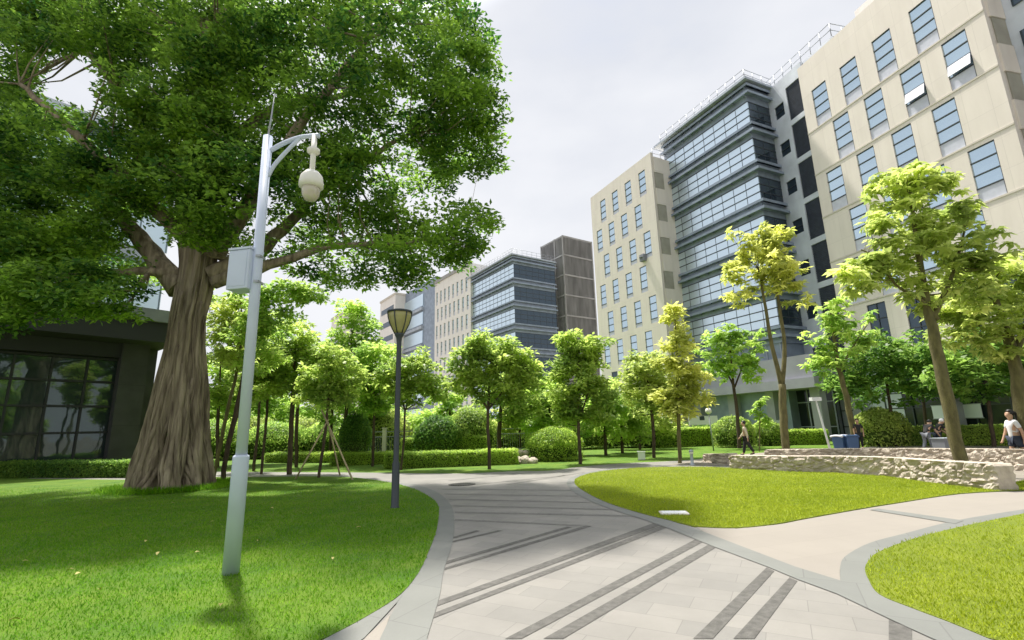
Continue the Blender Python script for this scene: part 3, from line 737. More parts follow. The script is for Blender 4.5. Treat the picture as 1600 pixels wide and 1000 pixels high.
# ================================================================== BIG FIG TREE
def project(p):
    v = CAM.to_3x3().transposed() @ (Vector(p) - Vector((0, 0, EYE)))
    return 800 + F * v.x / -v.z, 500 - F * v.y / -v.z
def fig():
    D = 16.0
    base = G(265, 766); base.y = D; base.x = W(265, 766, D).x
    t = thing('fig_tree', 'huge old fig tree with ridged buttressed trunk and spreading dark crown on the left lawn', 'tree', base)
    prof = [(772, 204, 328), (768, 208, 324), (752, 211, 322), (725, 216, 320), (690, 228, 318), (650, 238, 318), (600, 250, 318), (550, 260, 317), (500, 269, 318), (455, 277, 330), (410, 283, 338), (350, 283, 345), (260, 289, 346), (150, 297, 350), (40, 305, 350)]
    lv = []
    for y, a, b in prof:
        pa, pb = W(a, y, D) - base, W(b, y, D) - base
        lv.append(((pa + pb) / 2, (pb - pa).length / 2))
    lv[0][0].z = -.12
    fine_c = smooth_line([c for c, _ in lv], 7); fr = []
    for i in range(len(lv) - 1):
        for q in range(7): fr.append(lv[i][1] + (lv[i + 1][1] - lv[i][1]) * q / 7)
    fr.append(lv[-1][1])
    n = 110; vs = []; fs = []
    def surf(i, th):
        z = fine_c[i].z; r = fr[i]; amp = max(.16, .56 - .06 * z)
        ph = mnoise.noise(Vector((0, 0, z * .35))) * .5
        a = th + ph * .5
        rid = abs(math.sin(a * 4.5 + 1.6 * mnoise.noise(Vector((math.cos(th) * 1.5, math.sin(th) * 1.5, z * .30 + 5)))))
        fi = mnoise.noise(Vector((math.cos(th) * 7, math.sin(th) * 7, z * .55)))
        fi2 = mnoise.noise(Vector((math.cos(th) * 18, math.sin(th) * 18, z * 1.1)))
        k = 1 + amp * (rid ** .7 - .8) + .09 * fi + .05 * fi2 - .10
        return fine_c[i] + Vector((math.cos(th) * r * k, math.sin(th) * r * k * .9, 0))
    for i in range(len(fine_c)):
        for k in range(n): vs.append(surf(i, 2 * math.pi * k / n))
    for i in range(len(fine_c) - 1):
        for k in range(n):
            k2 = (k + 1) % n; fs.append((i * n + k, i * n + k2, (i + 1) * n + k2, (i + 1) * n + k))
    mb = MB(); mb.add(vs, fs, True)
    rr = random.Random(4)
    nb = len(fine_c)
    for s_ in range(130):                     # aerial roots fused to the trunk
        th = rr.uniform(0, 6.283); top = rr.randint(int(nb * .25), int(nb * .72)); pts = []; rad = []
        r0 = rr.uniform(.02, .10); w_ = rr.uniform(-.35, .35)
        for i in range(top, -1, -3):
            f_ = (top - i) / max(1, top)
            a = th + w_ * f_ + .12 * mnoise.noise(Vector((s_ * 3.1, i * .12, 0)))
            p = surf(i, a); c = fine_c[i]
            pts.append(c + (p - c) * (1.015 + .05 * f_ * f_)); rad.append(r0 * (.55 + .75 * f_))
        if len(pts) > 3: mb.tube(pts, rad, 6)
    for s_ in range(26):                      # surface roots running out into the lawn
        th = 6.283 * (s_ + rr.uniform(-.3, .3)) / 26; p0 = surf(6, th); p1 = surf(0, th); ln = rr.uniform(.25, .95); r0 = rr.uniform(.05, .12)
        d_ = Vector((math.cos(th), math.sin(th), 0)); sd = Vector((-d_.y, d_.x, 0)) * rr.uniform(-.25, .25)
        b_ = Vector((p1.x, p1.y, .03))
        mb.tube(smooth_line([p0, p0.lerp(b_, .7) + d_ * .03, b_ + d_ * ln * .4 + sd * .4, b_ + d_ * ln + sd + Vector((0, 0, -.09))], 3), [r0 * .7, r0 * .8, r0 * .9, r0, r0, r0 * .9, r0 * .8, r0 * .6, r0 * .45, r0 * .3], 7)
    limbs = [[(282, 452, .42), (245, 405, .34), (195, 345, .25), (130, 300, .17), (60, 270, .1), (0, 250, .05)],
             [(330, 430, .36), (400, 395, .26), (470, 330, .18), (545, 265, .12), (640, 210, .06)],
             [(333, 400, .34), (400, 300, .26), (480, 180, .17), (560, 80, .1), (620, 0, .06)],
             [(320, 300, .4), (335, 180, .3), (345, 60, .22), (360, -80, .12)],
             [(305, 330, .36), (240, 230, .26), (170, 120, .18), (90, 20, .1)],
             [(300, 380, .3), (215, 300, .2), (110, 200, .13), (30, 130, .07)],
             [(335, 440, .26), (420, 415, .17), (520, 385, .11), (620, 380, .06), (700, 372, .03)],
             [(325, 250, .25), (430, 170, .18), (540, 150, .11), (660, 120, .05)],
             [(290, 430, .22), (220, 425, .14), (120, 430, .09), (40, 415, .05)]]
    lp = []
    for q, l in enumerate(limbs):
        dd = [0, .3, -.8, 0, .8, -1.5, -.5, 1.5, -1.0][q]
        pts = [W(a, b, D + dd * min(1, i * .5)) - base for i, (a, b, _) in enumerate(l)]
        f_ = smooth_line(pts, 5); rd = []
        for i in range(len(pts) - 1):
            for u in range(5): rd.append(l[i][2] + (l[i + 1][2] - l[i][2]) * u / 5)
        rd.append(l[-1][2])
        f_ = [p + Vector((rr.uniform(-1, 1), rr.uniform(-1, 1), rr.uniform(-1, 1))) * .05 if i > 2 else p for i, p in enumerate(f_)]
        mb.tube(f_, rd, 9); lp += [(p, r) for i, (p, r) in enumerate(zip(f_, rd)) if i > 3]
    blobs = [(690, 40, 60, 80, 40), (712, 150, 66, 60, 44), (700, 235, 70, 55, 40), (640, 240, 90, 70, 50), (610, 110, 100, 100, 70), (700, 372, 58, 34, 26), (620, 372, 80, 44, 36),
             (560, 330, 70, 50, 26), (505, 345, 60, 50, 20), (600, 410, 60, 26, 14), (500, 200, 100, 100, 66), (490, 50, 120, 80, 66), (430, 300, 60, 60, 16), (470, 400, 50, 24, 8),
             (340, 50, 120, 90, 70), (330, 190, 110, 90, 70), (210, 30, 100, 80, 60), (190, 220, 110, 80, 66), (60, 30, 90, 70, 60), (20, 150, 70, 70, 46), (60, 260, 90, 70, 56),
             (50, 350, 80, 60, 46), (170, 320, 90, 50, 34), (270, 290, 70, 60, 30), (325, 330, 60, 50, 24), (60, 430, 70, 46, 32), (140, 415, 60, 30, 18), (235, 440, 40, 22, 6),
             (-60, 200, 80, 200, 60), (-60, 400, 70, 80, 30), (400, 110, 90, 90, 50), (560, -60, 160, 70, 60), (300, -70, 200, 70, 70), (60, -80, 150, 70, 50), (755, 215, 30, 40, 10), (745, 95, 26, 40, 9), (740, 330, 24, 14, 5), (400, 420, 40, 24, 5), (315, 290, 46, 50, 40, -1.7), (320, 200, 50, 60, 40, -1.7), (330, 110, 60, 60, 34, -1.8), (210, 300, 60, 40, 26, -1.5), (230, 180, 60, 60, 30, -1.6), (130, 280, 50, 40, 24, -1.5), (400, 260, 50, 60, 30, -1.4), (470, 270, 50, 40, 20, -1.2), (540, 260, 50, 40, 22, -1.2), (320, 360, 44, 26, 16, -1.6), (90, 60, 70, 50, 30, -1.5), (40, 20, 90, 60, 40, .5), (160, 40, 80, 60, 40, .8), (260, 50, 80, 70, 44, .8), (400, 40, 90, 60, 44, .8), (30, 130, 50, 50, 24, .5), (180, 110, 60, 40, 20, .8), (20, 230, 60, 60, 26, .6), (540, 30, 80, 60, 30, .6), (50, 465, 70, 26, 26, -2.5), (140, 468, 50, 18, 12, -3), (175, 485, 24, 12, 4, -3), (20, 500, 30, 16, 6, -3), (250, -120, 200, 40, 24, -1), (60, -130, 140, 40, 20, -1), (40, 400, 80, 50, 36, -1.5), (120, 385, 70, 40, 26, -1), (150, 350, 50, 30, 14, -1), (30, 300, 60, 60, 30, -1), (80, 440, 90, 24, 26, -2.5), (200, 450, 30, 14, 5, -2)] + [(x_, y_, 17, 12, 4, .2) for x_, y_ in ((480, 425), (530, 436), (575, 440), (625, 436), (662, 424), (700, 400), (735, 385), (768, 112), (772, 195), (768, 240), (758, 345), (748, 325), (720, 20), (750, 60), (770, 160), (742, 268), (640, 418))]
    bl = []
    for q_ in blobs:
        x, y, rx, ry, nn = q_[:5]; dd = q_[5] if len(q_) > 5 else rr.uniform(-1.6, 1.6); c = W(x, y, D + dd) - base; k = 16.5 / F
        bl.append((c.x, c.y, c.z, rx * k, 2.3 if len(q_) < 6 else .8, ry * k, int(nn * 1.38)))
    cs = blob_points(bl, 3); keep = []
    for c in cs:
        x, y = project(Vector(c) + base); ok = True
        for gx, gy, gr1, gr2 in ((110, 128, 62, 42), (238, 372, 40, 34), (445, 452, 60, 26), (415, 300, 20, 22), (760, 305, 60, 20), (590, 260, 12, 10)):
            if ((x - gx) / gr1) ** 2 + ((y - gy) / gr2) ** 2 < 1: ok = False
        if y > 458 and x > 215: ok = False
        if c[2] > 24: ok = False
        keep.append(ok)
    cs = cs[np.array(keep)]
    order = list(range(len(cs))); rr.shuffle(order)
    for i in order[:420]:
        c = Vector(cs[i]); p, r = min(lp, key=lambda q: (q[0] - c).length)
        mid = p.lerp(c, .5) + Vector((rr.uniform(-.2, .2), rr.uniform(-.2, .2), -.10 * (c - p).length))
        r0 = min(r * .5, .014 * (c - p).length + .012)
        mb.tube([p, p.lerp(mid, .5), mid, c], [r0, r0 * .8, r0 * .6, r0 * .25], 5, cap=False)
    mb.build('trunk', 'bark_fig', t)
    # sprays: leaves along short twigs inside each cluster
    P, T, Nn, Ln, Wd = cluster_leaves(cs, 62, .50, .18, .42, .15, 0, .5)
    leaf_mesh('crown', P, T, Nn, Ln, Wd, 'leaf_fig', t, ncl=len(cs))
    return t
fig()
# tuft of longer grass round the foot of the fig
p = []
for i in range(5200):
    a = RNG.random() * 6.283; r_ = 1.35 + abs(RNG.normal(0, .28)); c = W(268, 768, 16)
    p.append((c.x + r_ * math.cos(a), 16 + r_ * math.sin(a) * .9, .03))
P = np.array(p); T = unit(np.column_stack([RNG.normal(0, .5, len(P)), RNG.normal(0, .5, len(P)), np.ones(len(P))])); Nn = unit(np.cross(T, RNG.normal(0, 1, T.shape)))
tag(leaf_mesh('grass_tuft', P, T, Nn, .16 * (.5 + RNG.random(len(P))), .02, 'blade_left', fold=.03), kind='stuff')

# ================================================================== TREES
SHR = []
ND = 'trees in the middle of the park'
# right side
tree('tallest slender lime green tree, its pale trunk leaning behind the front stone wall', 14.2,
     [[(1505, 735, .27), (1478, 620, .22), (1462, 540, .20), (1450, 480, .15), (1435, 400, .11), (1425, 320, .06), (1420, 285, .03)],
      [(1464, 500, .13), (1440, 470, .07), (1400, 445, .05), (1372, 405, .04), (1345, 390, .025)],
      [(1455, 500, .13), (1480, 450, .08), (1500, 390, .05), (1510, 340, .03)]],
     [(1395, 290, 50, 34, 20), (1450, 285, 46, 36, 18), (1430, 340, 66, 44, 30), (1500, 335, 42, 38, 18), (1470, 400, 66, 44, 32), (1515, 400, 30, 34, 12), (1395, 390, 40, 20, 5),
      (1345, 425, 42, 26, 14), (1385, 420, 26, 26, 9), (1330, 440, 30, 24, 7), (1440, 455, 40, 26, 12), (1520, 455, 36, 26, 12), (1375, 355, 18, 12, 3)],
     'leaf_lime', .27, 63, .36, 'bark_pale', 7, .6, 21, name='tree', aspect=.42, nbranch=70)
tree('broad lime green tree cut by the right edge, its trunk beside the ponytailed person', 15.6,
     [[(1606, 722, .30), (1592, 610, .25), (1578, 540, .2), (1560, 480, .13), (1550, 440, .06)], [(1582, 560, .16), (1610, 500, .1), (1640, 450, .06)]],
     [(1520, 440, 50, 30, 20), (1570, 430, 50, 34, 24), (1540, 490, 66, 34, 28), (1600, 490, 60, 50, 30), (1500, 520, 40, 24, 12), (1570, 540, 60, 30, 18), (1640, 440, 50, 60, 24), (1480, 465, 30, 24, 8)],
     'leaf_lime', .27, 63, .36, 'bark_pale', 7, .6, 22, aspect=.42, nbranch=60)
tree('forked slender tree with a golden yellow crown behind the stone wall', 24.3,
     [[(1230, 714, .30), (1224, 650, .24), (1222, 600, .22)], [(1222, 605, .17), (1206, 540, .13), (1196, 480, .10), (1185, 420, .05)], [(1222, 605, .17), (1226, 540, .13), (1216, 470, .1), (1212, 420, .05)]],
     [(1175, 385, 34, 26, 16), (1205, 375, 30, 24, 14), (1160, 430, 24, 30, 11), (1225, 420, 34, 32, 18), (1195, 410, 40, 30, 16), (1240, 455, 24, 26, 9), (1145, 470, 20, 12, 4), (1195, 450, 30, 16, 5)],
     'leaf_yellow', .34, 56, .5, 'bark_pale', 7, .6, 23, aspect=.42, nbranch=60)
tree('sparse pale tree with a leaning trunk beside the bent white lamp', 27.5,
     [[(1340, 703, .26), (1322, 620, .2), (1308, 560, .15), (1300, 500, .08), (1298, 470, .04)], [(1310, 580, .1), (1340, 530, .06), (1360, 500, .03)]],
     [(1300, 490, 26, 24, 10), (1330, 500, 30, 22, 10), (1285, 530, 28, 24, 11), (1345, 530, 30, 22, 10), (1310, 560, 34, 22, 9), (1275, 560, 18, 20, 5)],
     'leaf_bright', .34, 56, .5, 'bark_pale', 7, .6, 24, aspect=.42)
tree('round bright green tree in front of the glass block podium', 32,
     [[(1156, 701, .2), (1152, 650, .15), (1146, 600, .12), (1140, 540, .05)], [(1147, 605, .08), (1130, 570, .05)], [(1148, 605, .08), (1165, 560, .05)]],
     [(1130, 530, 30, 22, 24), (1160, 540, 28, 26, 24), (1110, 560, 26, 24, 20), (1145, 575, 36, 22, 26), (1175, 575, 16, 20, 9)],
     'leaf_bright', .3, 60, .5, 'bark', 5, .7, 25)
for q, (lab, bx, dpt, bl, sd) in enumerate([
    ('dark bushy tree with a thin dark trunk behind the yellow round shrub', 1398, 30, [(1370, 555, 50, 34, 34), (1330, 580, 40, 30, 24), (1420, 570, 44, 34, 30), (1390, 605, 60, 24, 26), (1310, 605, 30, 20, 12)], 26),
    ('dark green tree right of the tallest tree, over the pale banner', 1553, 27, [(1500, 545, 50, 34, 30), (1560, 560, 50, 36, 30), (1470, 580, 40, 30, 22), (1610, 580, 40, 40, 22), (1530, 600, 60, 22, 22)], 27),
    ('dark green tree behind the trunk of the tallest tree, left of the pale banner', 1452, 33, [(1440, 560, 36, 30, 22), (1475, 590, 40, 28, 22), (1430, 600, 34, 24, 16)], 28)]):
    tree(lab, dpt, [[(bx, 699, .17), (bx - 6, 650, .13), (bx - 12, 600, .1), (bx - 16, 550, .05)]], bl, 'leaf_dark', .3, 60, .55, 'bark', 0, .7, sd)
tree('thin leafy sapling beside the person in the cream top', 28, [[(1186, 701, .05), (1187, 660, .04), (1189, 622, .02)]],
     [(1190, 628, 12, 7, 6), (1184, 645, 12, 7, 5), (1192, 660, 13, 8, 6)], 'leaf_bright', .26, 50, .22, 'bark_pale', 7, .6, 29, aspect=.42, name='sapling', cat='sapling')
# middle
tree('slim yellowish columnar tree at the tip of the middle lawn, beside the bollard light', 21.2,
     [[(1062, 726, .13), (1061, 680, .11), (1059, 600, .08), (1056, 520, .04), (1054, 490, .02)]],
     [(1052, 495, 14, 20, 9), (1058, 535, 20, 22, 14), (1048, 570, 24, 20, 14), (1075, 590, 24, 18, 13), (1080, 620, 28, 16, 14), (1050, 620, 26, 18, 14), (1060, 645, 26, 10, 6)],
     'leaf_yellow', .2, 80, .36, 'bark_pale', 0, .7, 30)
tree('yellow green tree between the columnar tree and the beige block', 25,
     [[(1022, 715, .14), (1020, 660, .11), (1014, 610, .09), (1010, 570, .04)]],
     [(1010, 570, 28, 22, 24), (995, 600, 28, 24, 22), (1030, 600, 24, 26, 20), (1010, 630, 36, 20, 22)], 'leaf_lime', .2, 90, .42, 'bark', 0, .7, 31)
tree('upright olive green tree standing alone on the lawn edge right of the round shrub', 22.3,
     [[(907, 727, .14), (905, 690, .1), (903, 640, .08), (904, 580, .06), (905, 540, .03)], [(904, 660, .06), (920, 610, .04), (930, 570, .02)]],
     [(905, 535, 30, 18, 18), (885, 565, 26, 24, 20), (928, 560, 26, 26, 20), (905, 595, 40, 24, 28), (880, 620, 30, 18, 16), (935, 615, 26, 20, 16), (900, 640, 36, 14, 12), (875, 638, 24, 14, 10), (932, 645, 24, 16, 10)], 'leaf_mid', .19, 95, .42, 'bark', 0, .7, 32)
tree('small green tree just right of the lone olive green tree', 28, [[(946, 710, .15), (945, 660, .11), (943, 620, .07)]],
     [(945, 615, 30, 18, 24), (965, 640, 28, 20, 20), (930, 645, 24, 16, 14), (950, 668, 36, 14, 16)], 'leaf_bright', .22, 85, .45, 'bark', 0, .7, 33)
tree('low green tree in the gap beneath the beige block', 30, [[(972, 706, .16), (972, 670, .12), (970, 640, .06)]],
     [(975, 640, 30, 22, 26), (995, 655, 26, 16, 14), (955, 655, 20, 16, 10), (985, 674, 36, 14, 16)], 'leaf_mid', .22, 85, .45, 'bark', 0, .7, 34)
tree('bushy green tree behind the round shrub', 29, [[(858, 706, .16), (858, 660, .12), (860, 620, .06)]],
     [(855, 615, 30, 20, 26), (835, 645, 30, 24, 26), (875, 645, 30, 22, 24), (830, 660, 30, 12, 12), (885, 655, 30, 12, 12)], 'leaf_bright', .22, 85, .5, 'bark', 0, .7, 35)
tree('round headed tree with a wrapped trunk in front of the low clipped hedge', 20.7,
     [[(765, 735, .12), (764, 700, .095), (762, 660, .085), (765, 600, .07), (768, 550, .03)], [(763, 640, .06), (735, 600, .04), (720, 575, .02)], [(763, 640, .06), (795, 600, .04), (815, 575, .02)]],
     [(765, 540, 34, 20, 24), (735, 565, 30, 24, 24), (800, 560, 32, 24, 26), (770, 590, 50, 24, 36), (725, 600, 24, 20, 14), (825, 590, 24, 22, 16), (790, 620, 40, 14, 14)], 'leaf_mid', .18, 100, .42, 'bark', 0, .7, 36)
tree('dark trunked tree just behind the round headed tree', 27, [[(781, 712, .2), (780, 670, .16), (784, 630, .12), (790, 590, .06)]],
     [(790, 600, 36, 26, 26), (820, 625, 34, 26, 22), (770, 620, 24, 16, 10), (800, 650, 34, 18, 16)], 'leaf_mid', .22, 85, .5, 'bark', 0, .7, 37)
tree('thin forked tree just right of the black street lamp post', 21.4,
     [[(626, 738, .08), (631, 690, .06), (633, 640, .055)], [(633, 642, .04), (622, 610, .03), (618, 580, .015)], [(633, 642, .045), (645, 610, .03), (655, 580, .015)]],
     [(640, 570, 30, 20, 22), (615, 590, 24, 22, 16), (668, 590, 24, 22, 18), (640, 610, 40, 18, 22), (680, 615, 14, 14, 5)], 'leaf_mid', .18, 95, .4, 'bark', 0, .7, 38)
# left mass
tree('tall bright tree filling the gap left of the street lamp', 27, [[(541, 722, .18), (540, 660, .14), (545, 600, .1), (550, 520, .05)]],
     [(555, 485, 28, 16, 16), (565, 520, 34, 24, 24), (530, 540, 36, 26, 26), (580, 560, 34, 30, 26), (545, 590, 50, 30, 38), (590, 610, 24, 26, 14), (515, 600, 30, 26, 18)], 'leaf_bright', .2, 95, .5, 'bark', 0, .7, 41)
tree('young tree held up by pale wooden stakes', 18.6, [[(497, 751, .09), (505, 700, .075), (511, 650, .07), (516, 600, .05), (520, 560, .02)]],
     [(520, 560, 26, 18, 14), (500, 590, 30, 22, 18), (540, 595, 30, 22, 18), (515, 620, 36, 14, 12)], 'leaf_mid', .17, 95, .36, 'bark', 0, .7, 42)
tree('thick straight trunked tree with a rounded green crown behind the pole', 20.5, [[(452, 747, .17), (454, 690, .13), (457, 630, .12), (460, 570, .07), (462, 530, .03)]],
     [(455, 530, 40, 24, 26), (425, 560, 36, 28, 26), (490, 560, 36, 28, 26), (455, 590, 60, 26, 34), (410, 600, 30, 22, 16), (495, 610, 26, 18, 12)], 'leaf_mid', .18, 95, .42, 'bark', 0, .7, 43)
tree('leaning bare trunked tree at the right edge of the lamp lawn path, deep in shade', 25, [[(464, 726, .14), (463, 680, .12), (466, 630, .1), (470, 570, .05)]],
     [(480, 560, 30, 24, 18), (460, 590, 30, 22, 16)], 'leaf_bright', .2, 85, .45, 'bark', 0, .7, 44)
tree('thin upright tree just right of the tall camera pole', 21, [[(408, 746, .09), (413, 690, .075), (418, 630, .07), (420, 560, .03)]],
     [(420, 560, 30, 22, 20), (440, 600, 26, 20, 12), (400, 600, 30, 24, 18)], 'leaf_mid', .17, 95, .4, 'bark', 0, .7, 45)
tree('dark thin tree seen close beside the tall camera pole, second from it', 23, [[(396, 737, .11), (402, 680, .09), (406, 620, .07), (408, 560, .03)]],
     [(395, 550, 26, 22, 16), (380, 590, 26, 22, 14)], 'leaf_mid', .18, 90, .4, 'bark', 0, .7, 46)
tree('bent mossy tree crossing behind the pole with a sunlit crown', 18.5, [[(333, 752, .1), (345, 690, .09), (358, 630, .085), (370, 580, .07), (378, 520, .05), (376, 470, .02)]],
     [(360, 490, 26, 22, 16), (385, 500, 24, 24, 14), (350, 530, 24, 24, 14), (375, 555, 30, 20, 14)], 'leaf_lime', .17, 90, .36, 'bark_pale', 0, .7, 47)
tree('thick leaning dark trunk just left of the pole, its crown merging with the fig', 17.6, [[(347, 757, .13), (354, 710, .11), (368, 650, .12), (380, 590, .1), (392, 530, .08), (402, 470, .04)]],
     [(440, 455, 36, 18, 16), (480, 462, 26, 12, 8), (410, 475, 34, 22, 18), (395, 520, 36, 22, 18), (430, 500, 34, 20, 16), (400, 560, 36, 20, 14)], 'leaf_bright', .16, 95, .36, 'bark', 0, .7, 48)
tree('shaded tree directly right of the fig trunk', 26, [[(340, 735, .15), (340, 680, .12), (342, 620, .09), (345, 560, .04)]],
     [(345, 560, 30, 30, 20), (335, 610, 28, 26, 18), (365, 620, 26, 24, 14), (330, 480, 20, 30, 10)], 'leaf_mid', .2, 90, .48, 'bark', 0, .7, 49)
tree('leafy bright tree behind the camera pole, between the fig trunk and the thick straight trunk', 28, [[(382, 722, .14), (384, 670, .12), (386, 600, .08)]],
     [(360, 580, 34, 26, 24), (400, 600, 36, 26, 26), (370, 630, 40, 22, 20), (430, 630, 34, 22, 18), (420, 520, 34, 26, 20)], 'leaf_bright', .22, 95, .5, 'bark', 0, .7, 50)
tree('wide bright tree filling the background right of the staked tree', 32, [[(515, 714, .16), (518, 660, .13), (520, 600, .08)]],
     [(500, 600, 40, 26, 26), (545, 600, 40, 30, 30), (590, 590, 34, 30, 26), (520, 640, 50, 22, 24), (580, 635, 40, 22, 22), (475, 560, 30, 26, 18)], 'leaf_bright', .24, 95, .55, 'bark', 0, .7, 51)
tree('loose bright tree behind the black street lamp, left of its lantern', 24, [[(582, 726, .11), (584, 680, .09), (586, 620, .06)]],
     [(580, 560, 30, 24, 20), (600, 590, 28, 24, 18), (565, 600, 28, 24, 18), (590, 625, 34, 18, 16)], 'leaf_bright', .2, 95, .45, 'bark', 0, .7, 52)
tree('fresh green tree behind the taller hedge, left of the round headed tree', 34, [[(702, 704, .14), (702, 670, .11), (703, 640, .07)]],
     [(700, 635, 36, 22, 24), (675, 655, 30, 18, 16), (730, 655, 30, 18, 16)], 'leaf_bright', .26, 85, .5, 'bark', 0, .7, 53)
tree('low fresh green tree between the two middle hedges and the round shrub', 33, [[(812, 706, .14), (812, 670, .11), (813, 640, .07)]],
     [(812, 645, 34, 20, 24), (795, 668, 30, 14, 14), (835, 668, 30, 14, 14)], 'leaf_lime', .26, 85, .5, 'bark', 0, .7, 54)
tree('bushy lime tree behind the small green trees under the beige block', 34, [[(1000, 706, .15), (1000, 670, .12), (1000, 640, .07)]],
     [(1000, 640, 36, 22, 24), (1035, 660, 30, 18, 18), (965, 660, 30, 18, 16)], 'leaf_lime', .26, 85, .5, 'bark', 0, .7, 55)
# belt of trees far behind, low on the skyline of the park
belt = [(350, 40, 620, 'bright'), (400, 44, 610, 'mid'), (440, 40, 625, 'bright'), (490, 46, 610, 'lime'), (590, 42, 640, 'lime'), (620, 50, 630, 'bright'), (668, 46, 640, 'mid'), (700, 40, 648, 'dark'), (740, 48, 640, 'bright'), (815, 42, 632, 'mid'), (900, 44, 655, 'bright'), (950, 46, 650, 'mid'), (1000, 44, 655, 'mid'), (300, 38, 600, 'mid'), (1090, 44, 660, 'dark')]
for i, (x, d, top, k) in enumerate(belt):
    tree({'bright': 'bright green background tree low behind the nearer trunks of the park', 'mid': 'mid green background tree low behind the nearer trunks of the park', 'lime': 'pale yellow green background tree low behind the nearer trunks of the park', 'dark': 'dark green background tree low behind the nearer trunks of the park'}[k],
         d, [[(x, 700, .2), (x + 1, 680, .16), (x, (top + 690) / 2, .1)]],
         [(x, top + 16, 30, 16, 16), (x - 22, top + 36, 28, 18, 16), (x + 22, top + 36, 28, 18, 16), (x, top + 52, 46, 16, 18)], 'leaf_' + k, .32, 60, .75, 'bark', 0, .7, 60 + i, group='background trees', name='background_tree', nbranch=12)
for i, (x, d, h, lf) in enumerate([(335, 34, 2.6, 'leaf_bright'), (385, 37, 3.0, 'leaf_lime'), (432, 35, 2.4, 'leaf_bright'), (480, 38, 2.8, 'leaf_lime'), (525, 36, 2.6, 'leaf_bright'), (650, 38, 2.7, 'leaf_lime'), (800, 36, 2.4, 'leaf_bright'), (900, 37, 2.6, 'leaf_mid'), (955, 38, 2.4, 'leaf_bright'), (1010, 37, 2.2, 'leaf_mid')]):
    c = W(x, 690, d); SHR.append(((c.x, c.y), h, lf))
# trees behind the viewpoint, mirrored in the dark glass
proto = tree('leafy park tree behind the viewpoint, mirrored in the dark glass', 24, [[(800, 705, .2), (800, 600, .15), (800, 520, .08)]],
             [(800, 480, 130, 70, 60), (740, 560, 90, 60, 40), (860, 560, 90, 60, 40), (800, 610, 150, 40, 40)], 'leaf_bright', .4, 60, .8, 'bark', 0, .7, 90, group='mirrored trees', name='park_tree')
for i, (x, y, s_) in enumerate([(9, -9, 1.0), (2, -15, 1.1), (17, -4, .95), (16, -20, 1.2), (-6, -14, .9)]):
    o = proto if i == 0 else copy_child(proto, None)
    o.location = (x, y, 0); o.scale = (s_, s_, s_); o.rotation_euler.z = i * 1.7

# ================================================================== HEDGES AND SHRUBS
def hedge(label, a, b, dpt, h, n, leaf='leaf_hedge', name='hedge', size=.07, cat='hedge'):
    a = Vector((a[0], a[1], 0)); b = Vector((b[0], b[1], 0)); d = (b - a); Ln = d.length; d.normalize(); nrm = Vector((-d.y, d.x, 0))
    t = thing(name, label, cat, (a + b) / 2, math.atan2(d.y, d.x))
    core = MB(); nx, ny = max(4, int(Ln / .25)), 4
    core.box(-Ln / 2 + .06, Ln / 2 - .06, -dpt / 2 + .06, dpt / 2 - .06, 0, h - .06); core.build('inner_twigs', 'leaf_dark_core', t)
    P = np.column_stack([RNG.uniform(-Ln / 2, Ln / 2, n), RNG.uniform(-dpt / 2, dpt / 2, n), RNG.random(n) * h])
    side = RNG.random(n)
    top = side < .45; fr = (side >= .45) & (side < .85); en = side >= .85
    wob = np.array([mnoise.noise(Vector((p[0] * 1.3, p[1] * 2, p[2] * 2))) for p in P]) * .06
    P[top, 2] = h + wob[top]; s_ = np.where(RNG.random(n) < .8, -1, 1); P[fr, 1] = (s_ * (dpt / 2 + wob))[fr]
    P[en, 0] = (np.sign(P[:, 0]) * (Ln / 2 + wob))[en]
    Nn = RNG.normal(0, .5, (n, 3)); Nn[top, 2] += 1; Nn[fr, 1] += s_[fr]; Nn[:, 2] += .3; Nn = unit(Nn)
    T = RNG.normal(0, 1, (n, 3)); T[:, 2] += .5; T -= Nn * np.sum(T * Nn, 1, keepdims=True); T = unit(T)
    P += RNG.normal(0, .03, P.shape)
    leaf_mesh('foliage', P, T, Nn, size * (.7 + .6 * RNG.random(n)), size * .55, leaf, t)
    return t
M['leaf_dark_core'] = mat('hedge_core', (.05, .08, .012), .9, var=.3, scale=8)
def shrub(label, c, rx, ry, h, n, leaf, size=.09, name='shrub', ncl=60, whorl=0):
    t = thing(name, label, 'shrub', (c[0], c[1], 0))
    d = unit(RNG.normal(0, 1, (n, 3))); d[:, 2] = np.abs(d[:, 2]) ** .8
    wob = np.array([1 + .10 * mnoise.noise(Vector(p) * 2.2) + .07 * mnoise.noise(Vector(p) * 6) for p in d])[:, None]
    P = d * wob * (1 - .22 * RNG.random((n, 1)) ** 2) * np.array([rx, ry, h * .62]) + np.array([0, 0, h * .38])
    lowm = RNG.random(n) < .3; P[lowm, 2] *= RNG.random(lowm.sum())
    Nn = unit(d + RNG.normal(0, .5, d.shape)); T = RNG.normal(0, 1, d.shape); T[:, 2] += .6; T -= Nn * np.sum(T * Nn, 1, keepdims=True); T = unit(T)
    mb = MB(); prof = [(.05, .05), (rx * .8, h * .12), (rx * .86, h * .4), (rx * .62, h * .74), (.05, h * .88)]
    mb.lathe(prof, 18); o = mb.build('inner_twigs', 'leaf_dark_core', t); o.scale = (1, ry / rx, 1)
    leaf_mesh('foliage', P, T, Nn, size * (.7 + .6 * RNG.random(n)), size * .55, leaf, t)
    return t
for c, h, lf in SHR:
    tag(shrub({'leaf_bright': 'bright green wide background shrub behind the trunks', 'leaf_lime': 'pale yellow green wide background shrub behind the trunks', 'leaf_mid': 'mid green wide background shrub behind the trunks'}[lf], c, 2.3, 1.7, h, 7000, lf, .15, 'background_shrub'), group='background shrubs')
a, b = G(603, 732), G(806, 724.5)
hedge('low clipped hedge along the far lawn, in front of the taller hedge', a, b, .9, .62, 15000)
